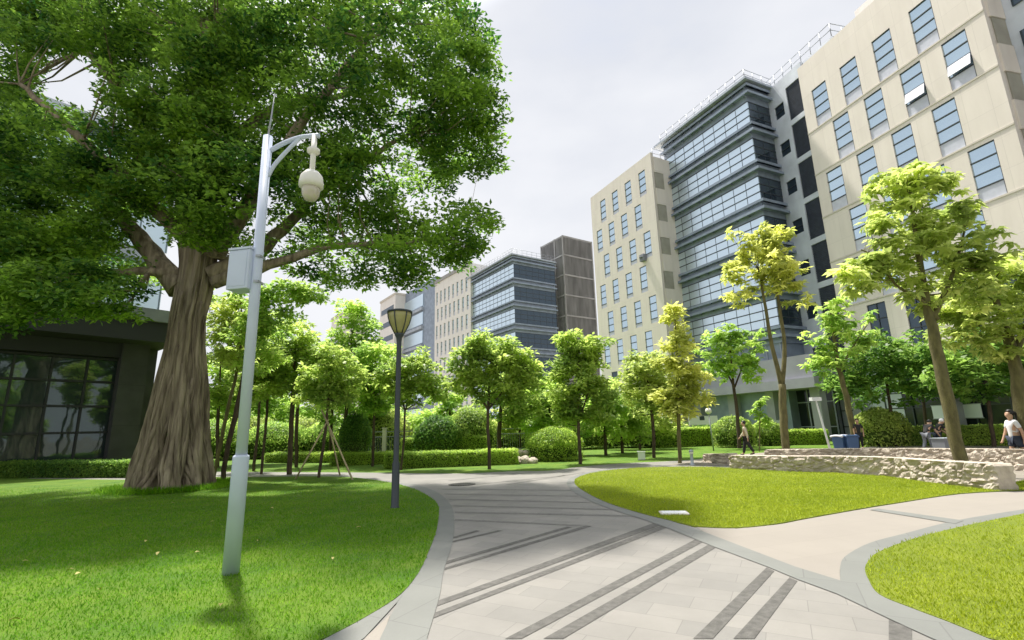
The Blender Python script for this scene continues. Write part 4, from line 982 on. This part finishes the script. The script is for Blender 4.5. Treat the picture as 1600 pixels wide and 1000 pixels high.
a, b = G(630, 716), G(762, 713)
hedge('taller clipped hedge behind the low hedge, right of the street lamp', a, b, 1.3, 1.15, 12000)
a, b = G(520, 727), G(612, 724)
hedge('short low hedge left of the street lamp post, beside the cone shaped shrub', a, b, 1.0, .55, 7000)
a, b = G(425, 722), G(522, 722)
hedge('low hedge strip behind the staked tree', a, b, 1.2, .5, 7000)
c = G(866, 719); shrub('big round clipped bright green shrub beside the rock pile', c, 1.42, 1.3, 1.55, 16000, 'leaf_hedge', .085)
c = G(553, 724); shrub('dark cone shaped shrub at the end of the short hedge', c, .85, .8, 2.6, 9000, 'leaf_dark', .1)
c = W(1380, 690, 30.5); shrub('yellow green round shrub in front of the dark bushy tree', (c.x, c.y), 1.45, 1.4, 2.2, 6500, 'leaf_lime', .15)
c = W(590, 700, 33); shrub('pale yellow green wide shrub behind the street lamp post', (c.x, c.y), 1.9, 1.5, 3.2, 9000, 'leaf_lime', .13)
c = W(684, 690, 30); shrub('dark layered shrub over the taller hedge', (c.x, c.y), 1.5, 1.3, 2.4, 8000, 'leaf_dark', .14)
c = W(735, 690, 31); shrub('mid green shrub right of the dark layered shrub', (c.x, c.y), 1.6, 1.3, 2.9, 8000, 'leaf_mid', .14)
c = W(1148, 690, 34); shrub('grey green rounded shrub behind the person in the cream top', (c.x, c.y), 1.4, 1.2, 2.0, 6000, 'leaf_mid', .13)
c = W(1200, 690, 35); shrub('rounded shrub between the sapling and the forked yellow tree', (c.x, c.y), 1.0, 1.0, 1.7, 5000, 'leaf_mid', .13)
a, b = W(1020, 700, 36), W(1112, 697, 38); hedge('hedge in front of the glass block podium, left of the globe lamp', a, b, 1.6, 1.25, 9000, size=.12)
a, b = W(1120, 697, 37), W(1292, 692, 34.5); hedge('hedge in front of the glass block podium, right of the globe lamp', a, b, 1.2, .95, 9000, size=.12)
a, b = W(1345, 696, 32), W(1640, 692, 27); hedge('long dark hedge along the glazed ground floor on the far right', a, b, 1.3, 1.05, 16000, 'leaf_mid', size=.11)
a, b = (-23.5, 23.2), (-12.6, 20.6); hedge('dark low hedge along the foot of the shaded glass building', a, b, 1.0, .62, 16000, 'leaf_dark', size=.1)

# ================================================================== STONE WALLS
def stone_wall(label, line, h0, h1, th, seed):
    pts = smooth_line(line, 8); n = len(pts)
    t = thing('stone_wall', label, 'wall', pts[n // 2]); o0 = pts[n // 2]
    Ln = [0]
    for a, b in zip(pts, pts[1:]): Ln.append(Ln[-1] + (b - a).length)
    step = .035; N_ = int(Ln[-1] / step); prof = []
    m_ = 14
    sec = [(0, i / m_) for i in range(m_ + 1)] + [(i / 8, 1) for i in range(1, 9)] + [(1, 1 - i / m_) for i in range(1, m_ + 1)]
    vs = []; fs = []; j = 0
    for i in range(N_ + 1):
        s_ = Ln[-1] * i / N_
        while j < n - 2 and Ln[j + 1] < s_: j += 1
        f = (s_ - Ln[j]) / max(1e-6, Ln[j + 1] - Ln[j]); p = pts[j].lerp(pts[j + 1], f)
        d = (pts[j + 1] - pts[j]).normalized(); nr = Vector((-d.y, d.x, 0)); H = h0 + (h1 - h0) * i / N_
        end = min(1, min(i, N_ - i) * step / .12 + .55)
        for a, z in sec:
            q = Vector((s_ * 2.6 + .5 * mnoise.noise(Vector((s_ * 2, z, 3))), a * 2.2 + seed, z * H * 4.6))
            dist, _ = mnoise.voronoi(q)
            g = min(.45, dist[1] - dist[0])
            bulge = (min(g, .22) - .17) * .24 + .028 * mnoise.noise(q * 2.6) + .02 * mnoise.noise(q * 7)
            out = (a - .5) * 2
            face = bulge * (1 if z < 1 or a in (0, 1) else .35)
            pos = p + nr * ((a * th - (0 if a else 0)) * 1.0 + (out * face if (a in (0, 1)) else 0)) + Vector((0, 0, z * H + (bulge * .12 if z == 1 else 0)))
            if end < 1: pos = p + nr * th * .5 + (pos - p - nr * th * .5) * (.8 + .2 * end)
            vs.append(pos - o0)
    k = len(sec)
    for i in range(N_):
        for q in range(k - 1): fs.append((i * k + q, (i + 1) * k + q, (i + 1) * k + q + 1, i * k + q + 1))
    fs.append(tuple(range(k))); fs.append(tuple(N_ * k + q for q in reversed(range(k))))
    mb = MB(); mb.add(vs, fs, False)
    o = mb.build('rough_stones', 'stone', t)
    return t
stone_wall('front rough pinkish stone wall along the back of the middle lawn', wall_base, .46, .58, .5, 0)
stone_wall('rear rough stone wall, behind the trunk of the tallest tree', px((1195, 715), (1245, 716), (1340, 719), (1480, 727), (1620, 739)), .34, .64, .5, 7)
stone_wall('short low stone wall left of the person in the cream top', px((1098, 722), (1118, 724.5), (1142, 726)), .34, .42, .5, 3)
# rock pile beside the round shrub
for i, (x, y, s_) in enumerate([(808, 723, .27), (820, 724, .3), (832, 724, .24), (813, 720, .24), (823, 720, .22)]):
    bm = bmesh.new(); bmesh.ops.create_icosphere(bm, subdivisions=3, radius=s_)
    for v in bm.verts:
        v.co *= 1 + .28 * mnoise.noise(v.co * 3 + Vector((i * 7, 0, 0))) + .1 * mnoise.noise(v.co * 9); v.co.z *= .75
    me = bpy.data.meshes.new('rock'); bm.to_mesh(me); bm.free(); me.materials.append(M['stone'])
    o = bpy.data.objects.new('rock', me); C.objects.link(o); c = G(x, y); o.location = (c.x, c.y, s_ * .45 + (.27 if i > 2 else 0))
    tag(o, ['rough rock at the left foot of the pile by the round shrub', 'largest rough rock in the middle of the pile by the round shrub', 'rough rock of the pile touching the round shrub', 'rough rock lying on top of the pile, left one', 'rough rock lying on top of the pile, right one'][i], 'rock', 'rocks piled beside the round shrub')

# ================================================================== STREET FURNITURE
# camera pole
b0 = G(360, 899)
t = thing('camera_pole', 'tall pale blue grey surveillance camera pole standing on the left lawn', 'camera pole', b0)
lx = -.03
MB().lathe([(.092, -.05), (.092, 1.33), (.088, 1.35), (.068, 1.36)], 24).build('lower_tube', 'pole', t)
MB().tube([(0, 0, 1.35), (lx, 0, 5.72)], [.066, .062], 20).build('upper_tube', 'pole', t)
arm = smooth_line([(lx + .05, 0, 5.50), (.22, .0, 5.62), (.45, 0, 5.70), (.70, 0, 5.72)], 5)
MB().tube(arm, .032, 10).tube(smooth_line([(lx + .05, 0, 5.10), (.10, 0, 5.28), (.28, 0, 5.52), (.42, 0, 5.68)], 5), .027, 10).build('arm', 'pole', t)
MB().tube([(lx, 0, 5.72), (lx + .02, 0, 6.0), (lx + .04, 0, 6.42)], [.016, .012, .005], 8).build('lightning_rod', 'rail', t)
c = MB().tube([(.63, 0, 5.72), (.63, 0, 5.02)], .038, 12).lathe([(.05, 5.52), (.085, 5.50), (.085, 5.45), (.04, 5.42)], 16, (.63, 0, 0))
c = c.lathe([(.04, 5.16), (.09, 5.15), (.145, 5.08), (.162, 4.98), (.162, 4.93), (.12, 4.91)], 24, (.63, 0, 0)); hs = c.build('camera_housing', 'cream', t)
MB().lathe([(.118, 4.93), (.122, 4.86), (.11, 4.79), (.075, 4.735), (.02, 4.715)], 24, (.63, 0, 0)).build('camera_dome', 'dome', hs)
bx = MB().box(-.36, -.04, -.13, .11, 3.46, 4.0, Matrix.Rotation(R(-12), 4, 'Z')); o = bx.build('control_box', 'pole', t)
bv = o.modifiers.new('bevel', 'BEVEL'); bv.width = .012; bv.segments = 2
MB().box(-.335, -.075, -.136, -.1301, 3.5, 3.96, Matrix.Rotation(R(-12), 4, 'Z')).build('box_door', 'pole', o)
MB().box(-.37, -.03, -.14, .12, 4.002, 4.03, Matrix.Rotation(R(-12), 4, 'Z')).build('box_roof', 'pole', o)
for z in (3.55, 3.9): MB().box(-.01, .05, -.075, .075, z, z + .03).build('box_strap', 'rail', o)
# street lamp
b1 = G(617, 795)
t = thing('street_lamp', 'black park lamp post with a flared frosted lantern at the lawn edge', 'street lamp', b1)
MB().lathe([(.10, -.05), (.10, .03), (.082, .05), (.08, .92), (.06, .97), (.055, 3.55), (.065, 3.66), (.10, 3.72), (.11, 3.76), (.05, 3.78)], 20).build('post', 'charcoal', t)
MB().lathe([(.095, 3.76), (.14, 3.84), (.205, 3.98), (.25, 4.14), (.262, 4.24)], 28).build('shade', 'shade', t)
m = MB()
for k in range(6):
    a = k * math.pi / 3 + .3
    m.tube([(r_ * math.cos(a), r_ * math.sin(a), z) for r_, z in ((.10, 3.75), (.152, 3.85), (.215, 3.98), (.26, 4.14), (.272, 4.25))], .012, 6)
m.build('lantern_rib', 'charcoal', t)
MB().lathe([(.275, 4.235), (.285, 4.25), (.285, 4.275), (.2, 4.30), (.02, 4.315)], 28).build('lantern_cap', 'charcoal', t)
# globe lamp far right
b2_ = W(1115, 704, 30); t = thing('globe_lamp', 'thin grey lamp post with a small globe head before the podium hedge', 'street lamp', (b2_.x, b2_.y, 0), 0)
MB().tube([(0, 0, 0), (-.05, 0, 2.2)], [.045, .035], 10).build('post', 'rail', t)
MB().lathe([(.06, 2.12), (.16, 2.2), (.19, 2.32), (.14, 2.45), (.03, 2.5)], 16, (-.05, 0, 0)).build('globe', 'cream', t)
b3_ = W(1297, 699, 26); t = thing('lamp_post', 'leaning white lamp post with a square head beside the blue bins', 'street lamp', (b3_.x, b3_.y, 0))
MB().tube([(0, 0, 0), (-.16, 0, 1.2), (-.32, 0, 2.35), (-.36, 0, 2.62)], [.055, .05, .045, .04], 10).lathe([(.14, 0), (.14, .05), (.06, .08)], 12).build('post', 'white', t)
MB().box(-.62, -.12, -.13, .13, 2.6, 2.78).build('lamp_head', 'white', t)
b4_ = G(1082, 727); t = thing('bollard_light', 'short grey bollard light beside the columnar yellow tree', 'bollard light', b4_)
MB().lathe([(.11, 0), (.11, .03), (.06, .05), (.055, .5), (.09, .52), (.09, .56), (.03, .6)], 14).build('post', 'steel_mid', t)
MB().lathe([(.05, .42), (.075, .44), (.075, .50), (.05, .519)], 14).build('lens', 'cream', t)
# manhole cover, ground hatch
c = G(722, 757.5); t = thing('manhole_cover', 'dark round manhole cover in the grey paving', 'manhole cover', (c.x, c.y, .010))
MB().lathe([(.40, 0), (.40, .008), (.37, .010)], 32).build('rim', 'iron', t)
m = MB()
for k in range(9):
    x = -.28 + .07 * k; y = math.sqrt(max(.0, .35 ** 2 - x * x)); m.box(x - .018, x + .018, -y, y, .0101, .016)
m.build('ribs', 'iron', t)
c = G(1058, 805); t = thing('ground_hatch', 'small pale concrete hatch slab at the edge of the middle lawn', 'hatch', (c.x, c.y, .0215), R(-8))
o = MB().box(-.30, .20, -.16, .17, 0, .03).build('slab', 'ledge', t); bv = o.modifiers.new('bevel', 'BEVEL'); bv.width = .01
MB().box(-.26, .16, -.12, .13, .0301, .036).build('lid', 'white', t)
c = G(1003, 719); t = thing('utility_box', 'small white box standing on the far lawn left of the columnar tree', 'box', (c.x, c.y, 0), R(-15))
o = MB().box(-.16, .16, -.12, .12, .03, .36).build('body', 'white', t); MB().box(-.19, .19, -.15, .15, .361, .40).build('lid', 'white', t); MB().box(-.18, .18, -.14, .14, 0, .029).build('plinth', 'concrete', t)
# tree stakes
def stake(label, a, b, da, db):
    p, q = W(a[0], a[1], da), W(b[0], b[1], db); q.z = 0 if q.z < .3 else q.z
    o = MB().tube([q - (p - q) * .02, q.lerp(p, .5) + Vector((.01, 0, .01)), p], [.032, .03, .026], 8).build('wooden_stake', 'wood'); tag(o, label, 'stake', 'stakes propping the young tree')
stake('right pale wooden stake propping the young tree', (502, 640), (551, 758), 18.6, 17.4)
stake('left thin pale wooden stake propping the young tree', (513, 655), (461, 753), 18.6, 18.2)
stake('rear short wooden stake close behind the young tree trunk', (510, 650), (531, 747), 18.7, 19.4)
# white fence of posts and rails behind the hedge
t0 = W(540, 705, 31); t1 = W(840, 705, 31)
t = thing('metal_fence', 'pale metal fence of posts and rails behind the hedges', 'fence', ((t0.x + t1.x) / 2, 31, 0))
hw = (t1.x - t0.x) / 2; m = MB()
for z in (1.55, 1.25, .35): m.box(-hw, hw, -.025, .025, z, z + .05)
m.build('rail', 'rail', t)
m = MB()
for k in range(int(2 * hw / .14)): x = -hw + .14 * k; m.box(x - .009, x + .009, -.009, .009, .4, 1.25)
m.build('bar', 'rail', t)
for k in range(6):
    x = -hw + 2 * hw * k / 5; MB().box(x - .11, x + .11, -.11, .11, 0, 1.75).box(x - .14, x + .14, -.14, .14, 1.751, 1.82).build('post', 'ledge', t)
# banner and notice panels on the glazed ground floors
n_ = Vector((-math.cos(R(-13.6)), math.sin(R(-13.6)), 0)); r_ = ray(1494, 643); q_ = Vector((pR.x, pR.y, 0)) - n_ * .62
p = Vector((0, 0, EYE)) + r_ * ((q_ - Vector((0, 0, EYE))).dot(n_) / r_.dot(n_)); k_ = p.y / 26.4
t = thing('banner', 'blank pale lilac banner on the dark ground floor glazing behind the tallest tree', 'banner', p, R(90 + 13.6))
MB().box(-1.5, 1.5, -.02, .02, -.42, .42).build('cloth', 'banner', t); MB().box(-1.55, 1.55, -.03, .03, .421, .47).box(-1.55, 1.55, -.03, .03, -.47, -.421).build('batten', 'rail', t)
p = W(1099, 657, 40); t = thing('notice_board', 'white notice board with a dark square under the glass block podium', 'sign', p, R(15))
MB().box(-1.3, 1.3, -.03, .03, -.32, .36).build('panel', 'white', t); MB().box(-.35, .1, -.04, -.0301, .02, .34).build('dark_panel', 'darkpanel', t)
for x in (-1.1, 1.1): MB().box(x - .04, x + .04, .031, .09, -p.z, .3).build('leg', 'rail', t)
p = W(1124, 668, 39); t = thing('notice_board', 'small tilted white board just below the larger notice board', 'sign', p, R(-10))
MB().box(-.42, .42, -.02, .02, -.22, .22, Matrix.Rotation(R(-9), 4, 'Y')).build('panel', 'white', t); MB().box(-.03, .03, .021, .07, -p.z, .1).build('leg', 'rail', t)
p = W(1208, 664, 38); t = thing('notice_board', 'pale board behind the sapling, right of the person in the cream top', 'sign', p, R(-10))
MB().box(-.6, .6, -.02, .02, -.35, .35).build('panel', 'spandrel', t); MB().box(-.03, .03, .021, .07, -p.z, .3).build('leg', 'rail', t)
# blue bins
for i, (x, d, lab) in enumerate([(1314, 24.6, 'left blue wheeled bin with a pale rounded lid beside the leaning lamp post'), (1329, 24.3, 'right darker side blue wheeled bin close to the sparse tree trunk')]):
    p = W(x, 690, d); t = thing('wheeled_bin', lab, 'bin', (p.x, p.y, .014), R(20 - 30 * i), 'blue wheeled bins')
    m = MB().add([(-.24, -.26, .1), (.24, -.26, .1), (.24, .26, .1), (-.24, .26, .1), (-.29, -.33, .92), (.29, -.33, .92), (.29, .33, .92), (-.29, .33, .92)], [(0, 3, 2, 1), (4, 5, 6, 7), (0, 1, 5, 4), (1, 2, 6, 5), (2, 3, 7, 6), (3, 0, 4, 7)])
    m.build('body', 'bin_blue', t)
    MB().tube([(-.3, y, .93 + .07 * math.cos(y * 4)) for y in (-.36, -.2, 0, .2, .36)], .05, 8).tube([(.3, y, .93 + .07 * math.cos(y * 4)) for y in (-.36, -.2, 0, .2, .36)], .05, 8).box(-.3, .3, -.34, .34, .94, 1.02).build('lid', 'banner' if i == 0 else 'bin_blue', t)
    for s_ in (-1, 1):
        t.scale = (.85, .85, .85); MB().tube([(s_ * .27, .24, .11), (s_ * .33, .24, .11)], .11, 14).build('wheel', 'tyre', t)
p = W(1478, 690, 23.6); t = thing('crate', 'grey storage box with a white corner post beside the bending people', 'box', (p.x, p.y, .014), R(10))
MB().box(-.45, .35, -.3, .3, .05, .62).build('body', 'cloth_grey', t); MB().box(-.48, .38, -.33, .33, .621, .66).build('lid', 'steel_mid', t); MB().box(-.12, -.04, -.36, -.301, 0, .66).build('corner_post', 'white', t)

# ================================================================== FALLEN LEAVES
lp_ = [(65, 806), (62, 764), (71, 822), (38, 884), (108, 898), (155, 930), (247, 872), (307, 870), (331, 820), (227, 852), (403, 852), (424, 799), (485, 807), (270, 790), (120, 905), (20, 980), (345, 957), (560, 830), (520, 880), (1268, 772), (935, 757)]
lm = None
for i, (x, y) in enumerate(lp_):
    c = G(x, y); left = x < 700
    if lm is None:
        m = MB(); vs = []; 
        for k in range(7):
            f = k / 6; w_ = .028 * math.sin(math.pi * min(1, f * .9 + .08)); z = .012 + .02 * math.sin(f * 3)
            vs += [(-.05 + .1 * f, -w_, z + .01), (-.05 + .1 * f, 0, z), (-.05 + .1 * f, w_, z + .012)]
        fs = [(3 * k + q, 3 * k + 3 + q, 3 * k + 4 + q, 3 * k + 1 + q) for k in range(6) for q in (0, 1)]
        m.add(vs, fs, True); lm = m.build('fallen_leaf', 'leaf_fallen'); o = lm
    else:
        o = lm.copy(); C.objects.link(o)
    o.location = (c.x, c.y, .045); o.rotation_euler = (random.uniform(-.3, .3), random.uniform(-.3, .3), random.uniform(0, 6)); s_ = random.uniform(.5, .9); o.scale = (s_, s_, s_)
    tag(o, 'small yellow fallen leaf lying on the shaded left lawn' if left else ('brown fallen leaf on the middle lawn near the branch path' if x > 1000 else 'brown fallen leaf near the rounded tip of the middle lawn'), 'leaf', 'fallen leaves on the lawns')

# ================================================================== PEOPLE
def skin_mesh(name, V, E, Rd, m, parent, sub=1):
    me = bpy.data.meshes.new(name); me.from_pydata(V, E, []); o = bpy.data.objects.new(name, me); C.objects.link(o)
    md = o.modifiers.new('skin', 'SKIN'); md.use_smooth_shade = True
    for i, r_ in enumerate(Rd): me.skin_vertices[0].data[i].radius = (r_, r_)
    for i in range(len(Rd)): me.skin_vertices[0].data[i].use_root = (i == 0)
    if sub: s_ = o.modifiers.new('sub', 'SUBSURF'); s_.levels = sub; s_.render_levels = sub
    dg = bpy.context.evaluated_depsgraph_get(); dg.update()
    nm = bpy.data.meshes.new_from_object(o.evaluated_get(dg)); o.modifiers.clear(); o.data = nm; nm.name = name
    nm.materials.clear(); nm.materials.append(M[m])
    for p in nm.polygons: p.use_smooth = True
    o.parent = parent
    return o
def person(label, loc, rz, h=1.68, lean=0.0, stride=.0, knee=0.0, arms=((-.1, .25), (.2, .5)), shirt='cloth_white', legs='cloth_black', short=False, sleeve=False, hair='short', bag=False, head_pitch=0):
    t = thing('person', label, 'person', loc, rz, 'people in the park'); k = h / 1.70
    def rot(p, a, piv):           # pitch forward about the x axis
        y, z = p[1] - piv[1], p[2] - piv[2]
        return (p[0], piv[1] + y * math.cos(a) + z * math.sin(a), piv[2] - y * math.sin(a) + z * math.cos(a))
    V = []; E = []; Rd = []
    def add(p, r_, par=None):
        V.append(tuple(q * k for q in p)); Rd.append(r_ * k)
        if par is not None: E.append((par, len(V) - 1))
        return len(V) - 1
    drop = .08 * abs(stride) + knee
    pel = (0, 0, .92 - drop); up = lambda p: rot(p, lean, pel)
    i0 = add(pel, .125); i1 = add(up((0, 0, 1.08 - drop)), .11, i0); i2 = add(up((0, .01, 1.30 - drop)), .135, i1)
    i3 = add(up((0, 0, 1.43 - drop)), .06, i2); hb = up((0, .01, 1.50 - drop)); i4 = add(hb, .062, i3)
    hd_ = lambda p: rot(up(p), head_pitch, hb)
    i5 = add(hd_((0, .03, 1.57 - drop)), .082, i4); i6 = add(hd_((0, .015, 1.645 - drop)), .088, i5); add(hd_((0, .0, 1.69 - drop)), .06, i6)
    add(hd_((0, .125, 1.585 - drop)), .014, i5)                       # nose
    for s_ in (-1, 1): add(hd_((s_ * .098, .0, 1.60 - drop)), .016, i5)  # ears
    J = {}
    for q, s_ in enumerate((-1, 1)):
        st = stride * s_
        hip = add((s_ * .085, 0, .88 - drop), .092, i0); kn = add((s_ * .09, .21 * st + knee * .9, .50 - drop * .4), .062, hip)
        ank = add((s_ * .09, .36 * st - (.10 if st < 0 else 0), .09 + (.07 if st < 0 else 0)), .042, kn); add((s_ * .10, .36 * st + .14 - (.06 if st < 0 else 0), .035), .036, ank)
        sh = add(up((s_ * .165, 0, 1.385 - drop)), .058, i2)
        a1, a2 = arms[q]; p1 = up((s_ * .165, 0, 1.385 - drop))
        el = (p1[0] + s_ * .05, p1[1] + .28 * math.sin(a1), p1[2] - .28 * math.cos(a1)); wr = (el[0] - s_ * .01, el[1] + .25 * math.sin(a2), el[2] - .25 * math.cos(a2))
        e_ = add(el, .043, sh); w_ = add(wr, .03, e_); hn = (wr[0], wr[1] + .075 * math.sin(a2), wr[2] - .075 * math.cos(a2)); h_ = add(hn, .034, w_)
        for f in range(4):
            ln = (.07, .082, .076, .06)[f]; off = (f - 1.5) * .018
            add((hn[0] + off * .3, hn[1] + off + ln * math.sin(a2 + .25), hn[2] - ln * math.cos(a2 + .25)), .009, h_)
        add((hn[0] - s_ * .03, hn[1] + .03, hn[2] - .03), .010, h_)
        J[s_] = (hip, kn, ank, sh, e_, w_)
    skin_mesh('body', V, E, Rd, 'skin', t)
    vi = lambda ids: [V[i] for i in ids]
    L_, Rg = J[-1], J[1]
    ids = [i1, i2, i0, i3, L_[3], L_[4], Rg[3], Rg[4]] + ([L_[5], Rg[5]] if sleeve else [])
    V2 = vi(ids)
    if not sleeve:
        for a_, b_ in ((4, 5), (6, 7)): V2[b_] = tuple(Vector(V2[a_]).lerp(Vector(V2[b_]), .75))
    ed = [(0, 1), (0, 2), (1, 3), (1, 4), (4, 5), (1, 6), (6, 7)] + ([(5, 8), (7, 9)] if sleeve else [])
    V2[3] = tuple(Vector(V2[1]).lerp(Vector(V2[3]), .75))
    skin_mesh('shirt', V2, ed, [q * k for q in [.133, .155, .142, .07, .074, .060, .074, .060] + ([.045, .045] if sleeve else [])], shirt, t)
    ids = [i0, L_[0], L_[1], L_[2], Rg[0], Rg[1], Rg[2]]; V3 = vi(ids)
    if short:
        V3[3] = V3[2]; V3[6] = V3[5]
        V3 = [V3[0], V3[1], tuple(Vector(V3[1]).lerp(Vector(V3[2]), .7)), V3[4], tuple(Vector(V3[4]).lerp(Vector(V3[5]), .7))]
        skin_mesh('shorts', V3, [(0, 1), (1, 2), (0, 3), (3, 4)], [q * k for q in (.14, .118, .105, .118, .105)], legs, t)
    else:
        skin_mesh('trousers', V3, [(0, 1), (1, 2), (2, 3), (0, 4), (4, 5), (5, 6)], [q * k for q in (.138, .112, .084, .066, .112, .084, .066)], legs, t)
    for s_ in (-1, 1):
        a_ = J[s_][2]; p = Vector(V[a_]); q = Vector(V[a_ + 1])
        skin_mesh('shoe', [tuple(p + Vector((0, -.03, -.04)) * k), tuple(p.lerp(q, .5) + Vector((0, 0, -.012)) * k), tuple(q + Vector((0, .02, 0)))], [(0, 1), (1, 2)], [.042 * k, .045 * k, .036 * k], 'cloth_black', t)
    hc = Vector(V[i6])
    bm = bmesh.new(); bmesh.ops.create_icosphere(bm, subdivisions=3, radius=.105 * k)
    for v in bm.verts:
        if v.co.y > .045 * k and v.co.z < .03 * k: v.co.y = .045 * k * .6          # hairline above the face
        v.co = Vector((v.co.x * .95, v.co.y * 1.05, v.co.z * 1.02)) + hc + Vector((0, -.028, .012)) * k
    me = bpy.data.meshes.new('hair'); bm.to_mesh(me); bm.free(); me.materials.append(M['hair' if hair != 'cap' else 'cloth_white'])
    for p_ in me.polygons: p_.use_smooth = True
    o = bpy.data.objects.new('hair' if hair != 'cap' else 'cap', me); C.objects.link(o); o.parent = t
    if hair == 'long':
        MB().tube([tuple(hc + Vector(q) * k) for q in ((0, -.11, .03), (0, -.17, .0), (0, -.19, -.12), (0, -.17, -.28), (0, -.15, -.34))], [.035 * k, .045 * k, .05 * k, .035 * k, .012 * k], 10).build('ponytail', 'hair', t)
    return t
g = G(1169, 712); person('person in a cream top and black trousers walking past the stone wall', (g.x, g.y, .016), R(60), 1.66, .06, .55, 0, ((-.35, -.1), (.35, .7)), 'cloth_cream', 'cloth_black', sleeve=True)
p = W(1585, 680, 15.7); person('person with a black ponytail, white top and navy shorts at the right edge', (p.x, p.y, .016), R(75), 1.76, .0, .5, 0, ((-.3, -.05), (.25, .45)), 'cloth_white', 'cloth_navy', short=True, hair='long')
p = W(1449, 690, 24.2); person('person in a black top and grey trousers bending forward behind the rear wall', (p.x, p.y, .016), R(-70), 1.68, .62, .3, .05, ((.35, .55), (.5, .75)), 'cloth_black', 'cloth_grey', head_pitch=.2)
p = W(1466, 690, 24.8); person('person in a black top and white cap bending beside the grey box', (p.x, p.y, .016), R(-100), 1.66, .45, .1, .08, ((.5, .9), (.4, .8)), 'cloth_black', 'cloth_navy', hair='cap', head_pitch=.3)
p = W(1344, 690, 27); person('person in dark clothes standing in shade right of the blue bins', (p.x, p.y, .016), R(150), 1.6, .05, .15, 0, ((.1, .3), (.0, .3)), 'cloth_black', 'cloth_black')

cy = bpy.context.scene.cycles
cy.max_bounces = 10; cy.diffuse_bounces = 6; cy.transmission_bounces = 8; cy.glossy_bounces = 4
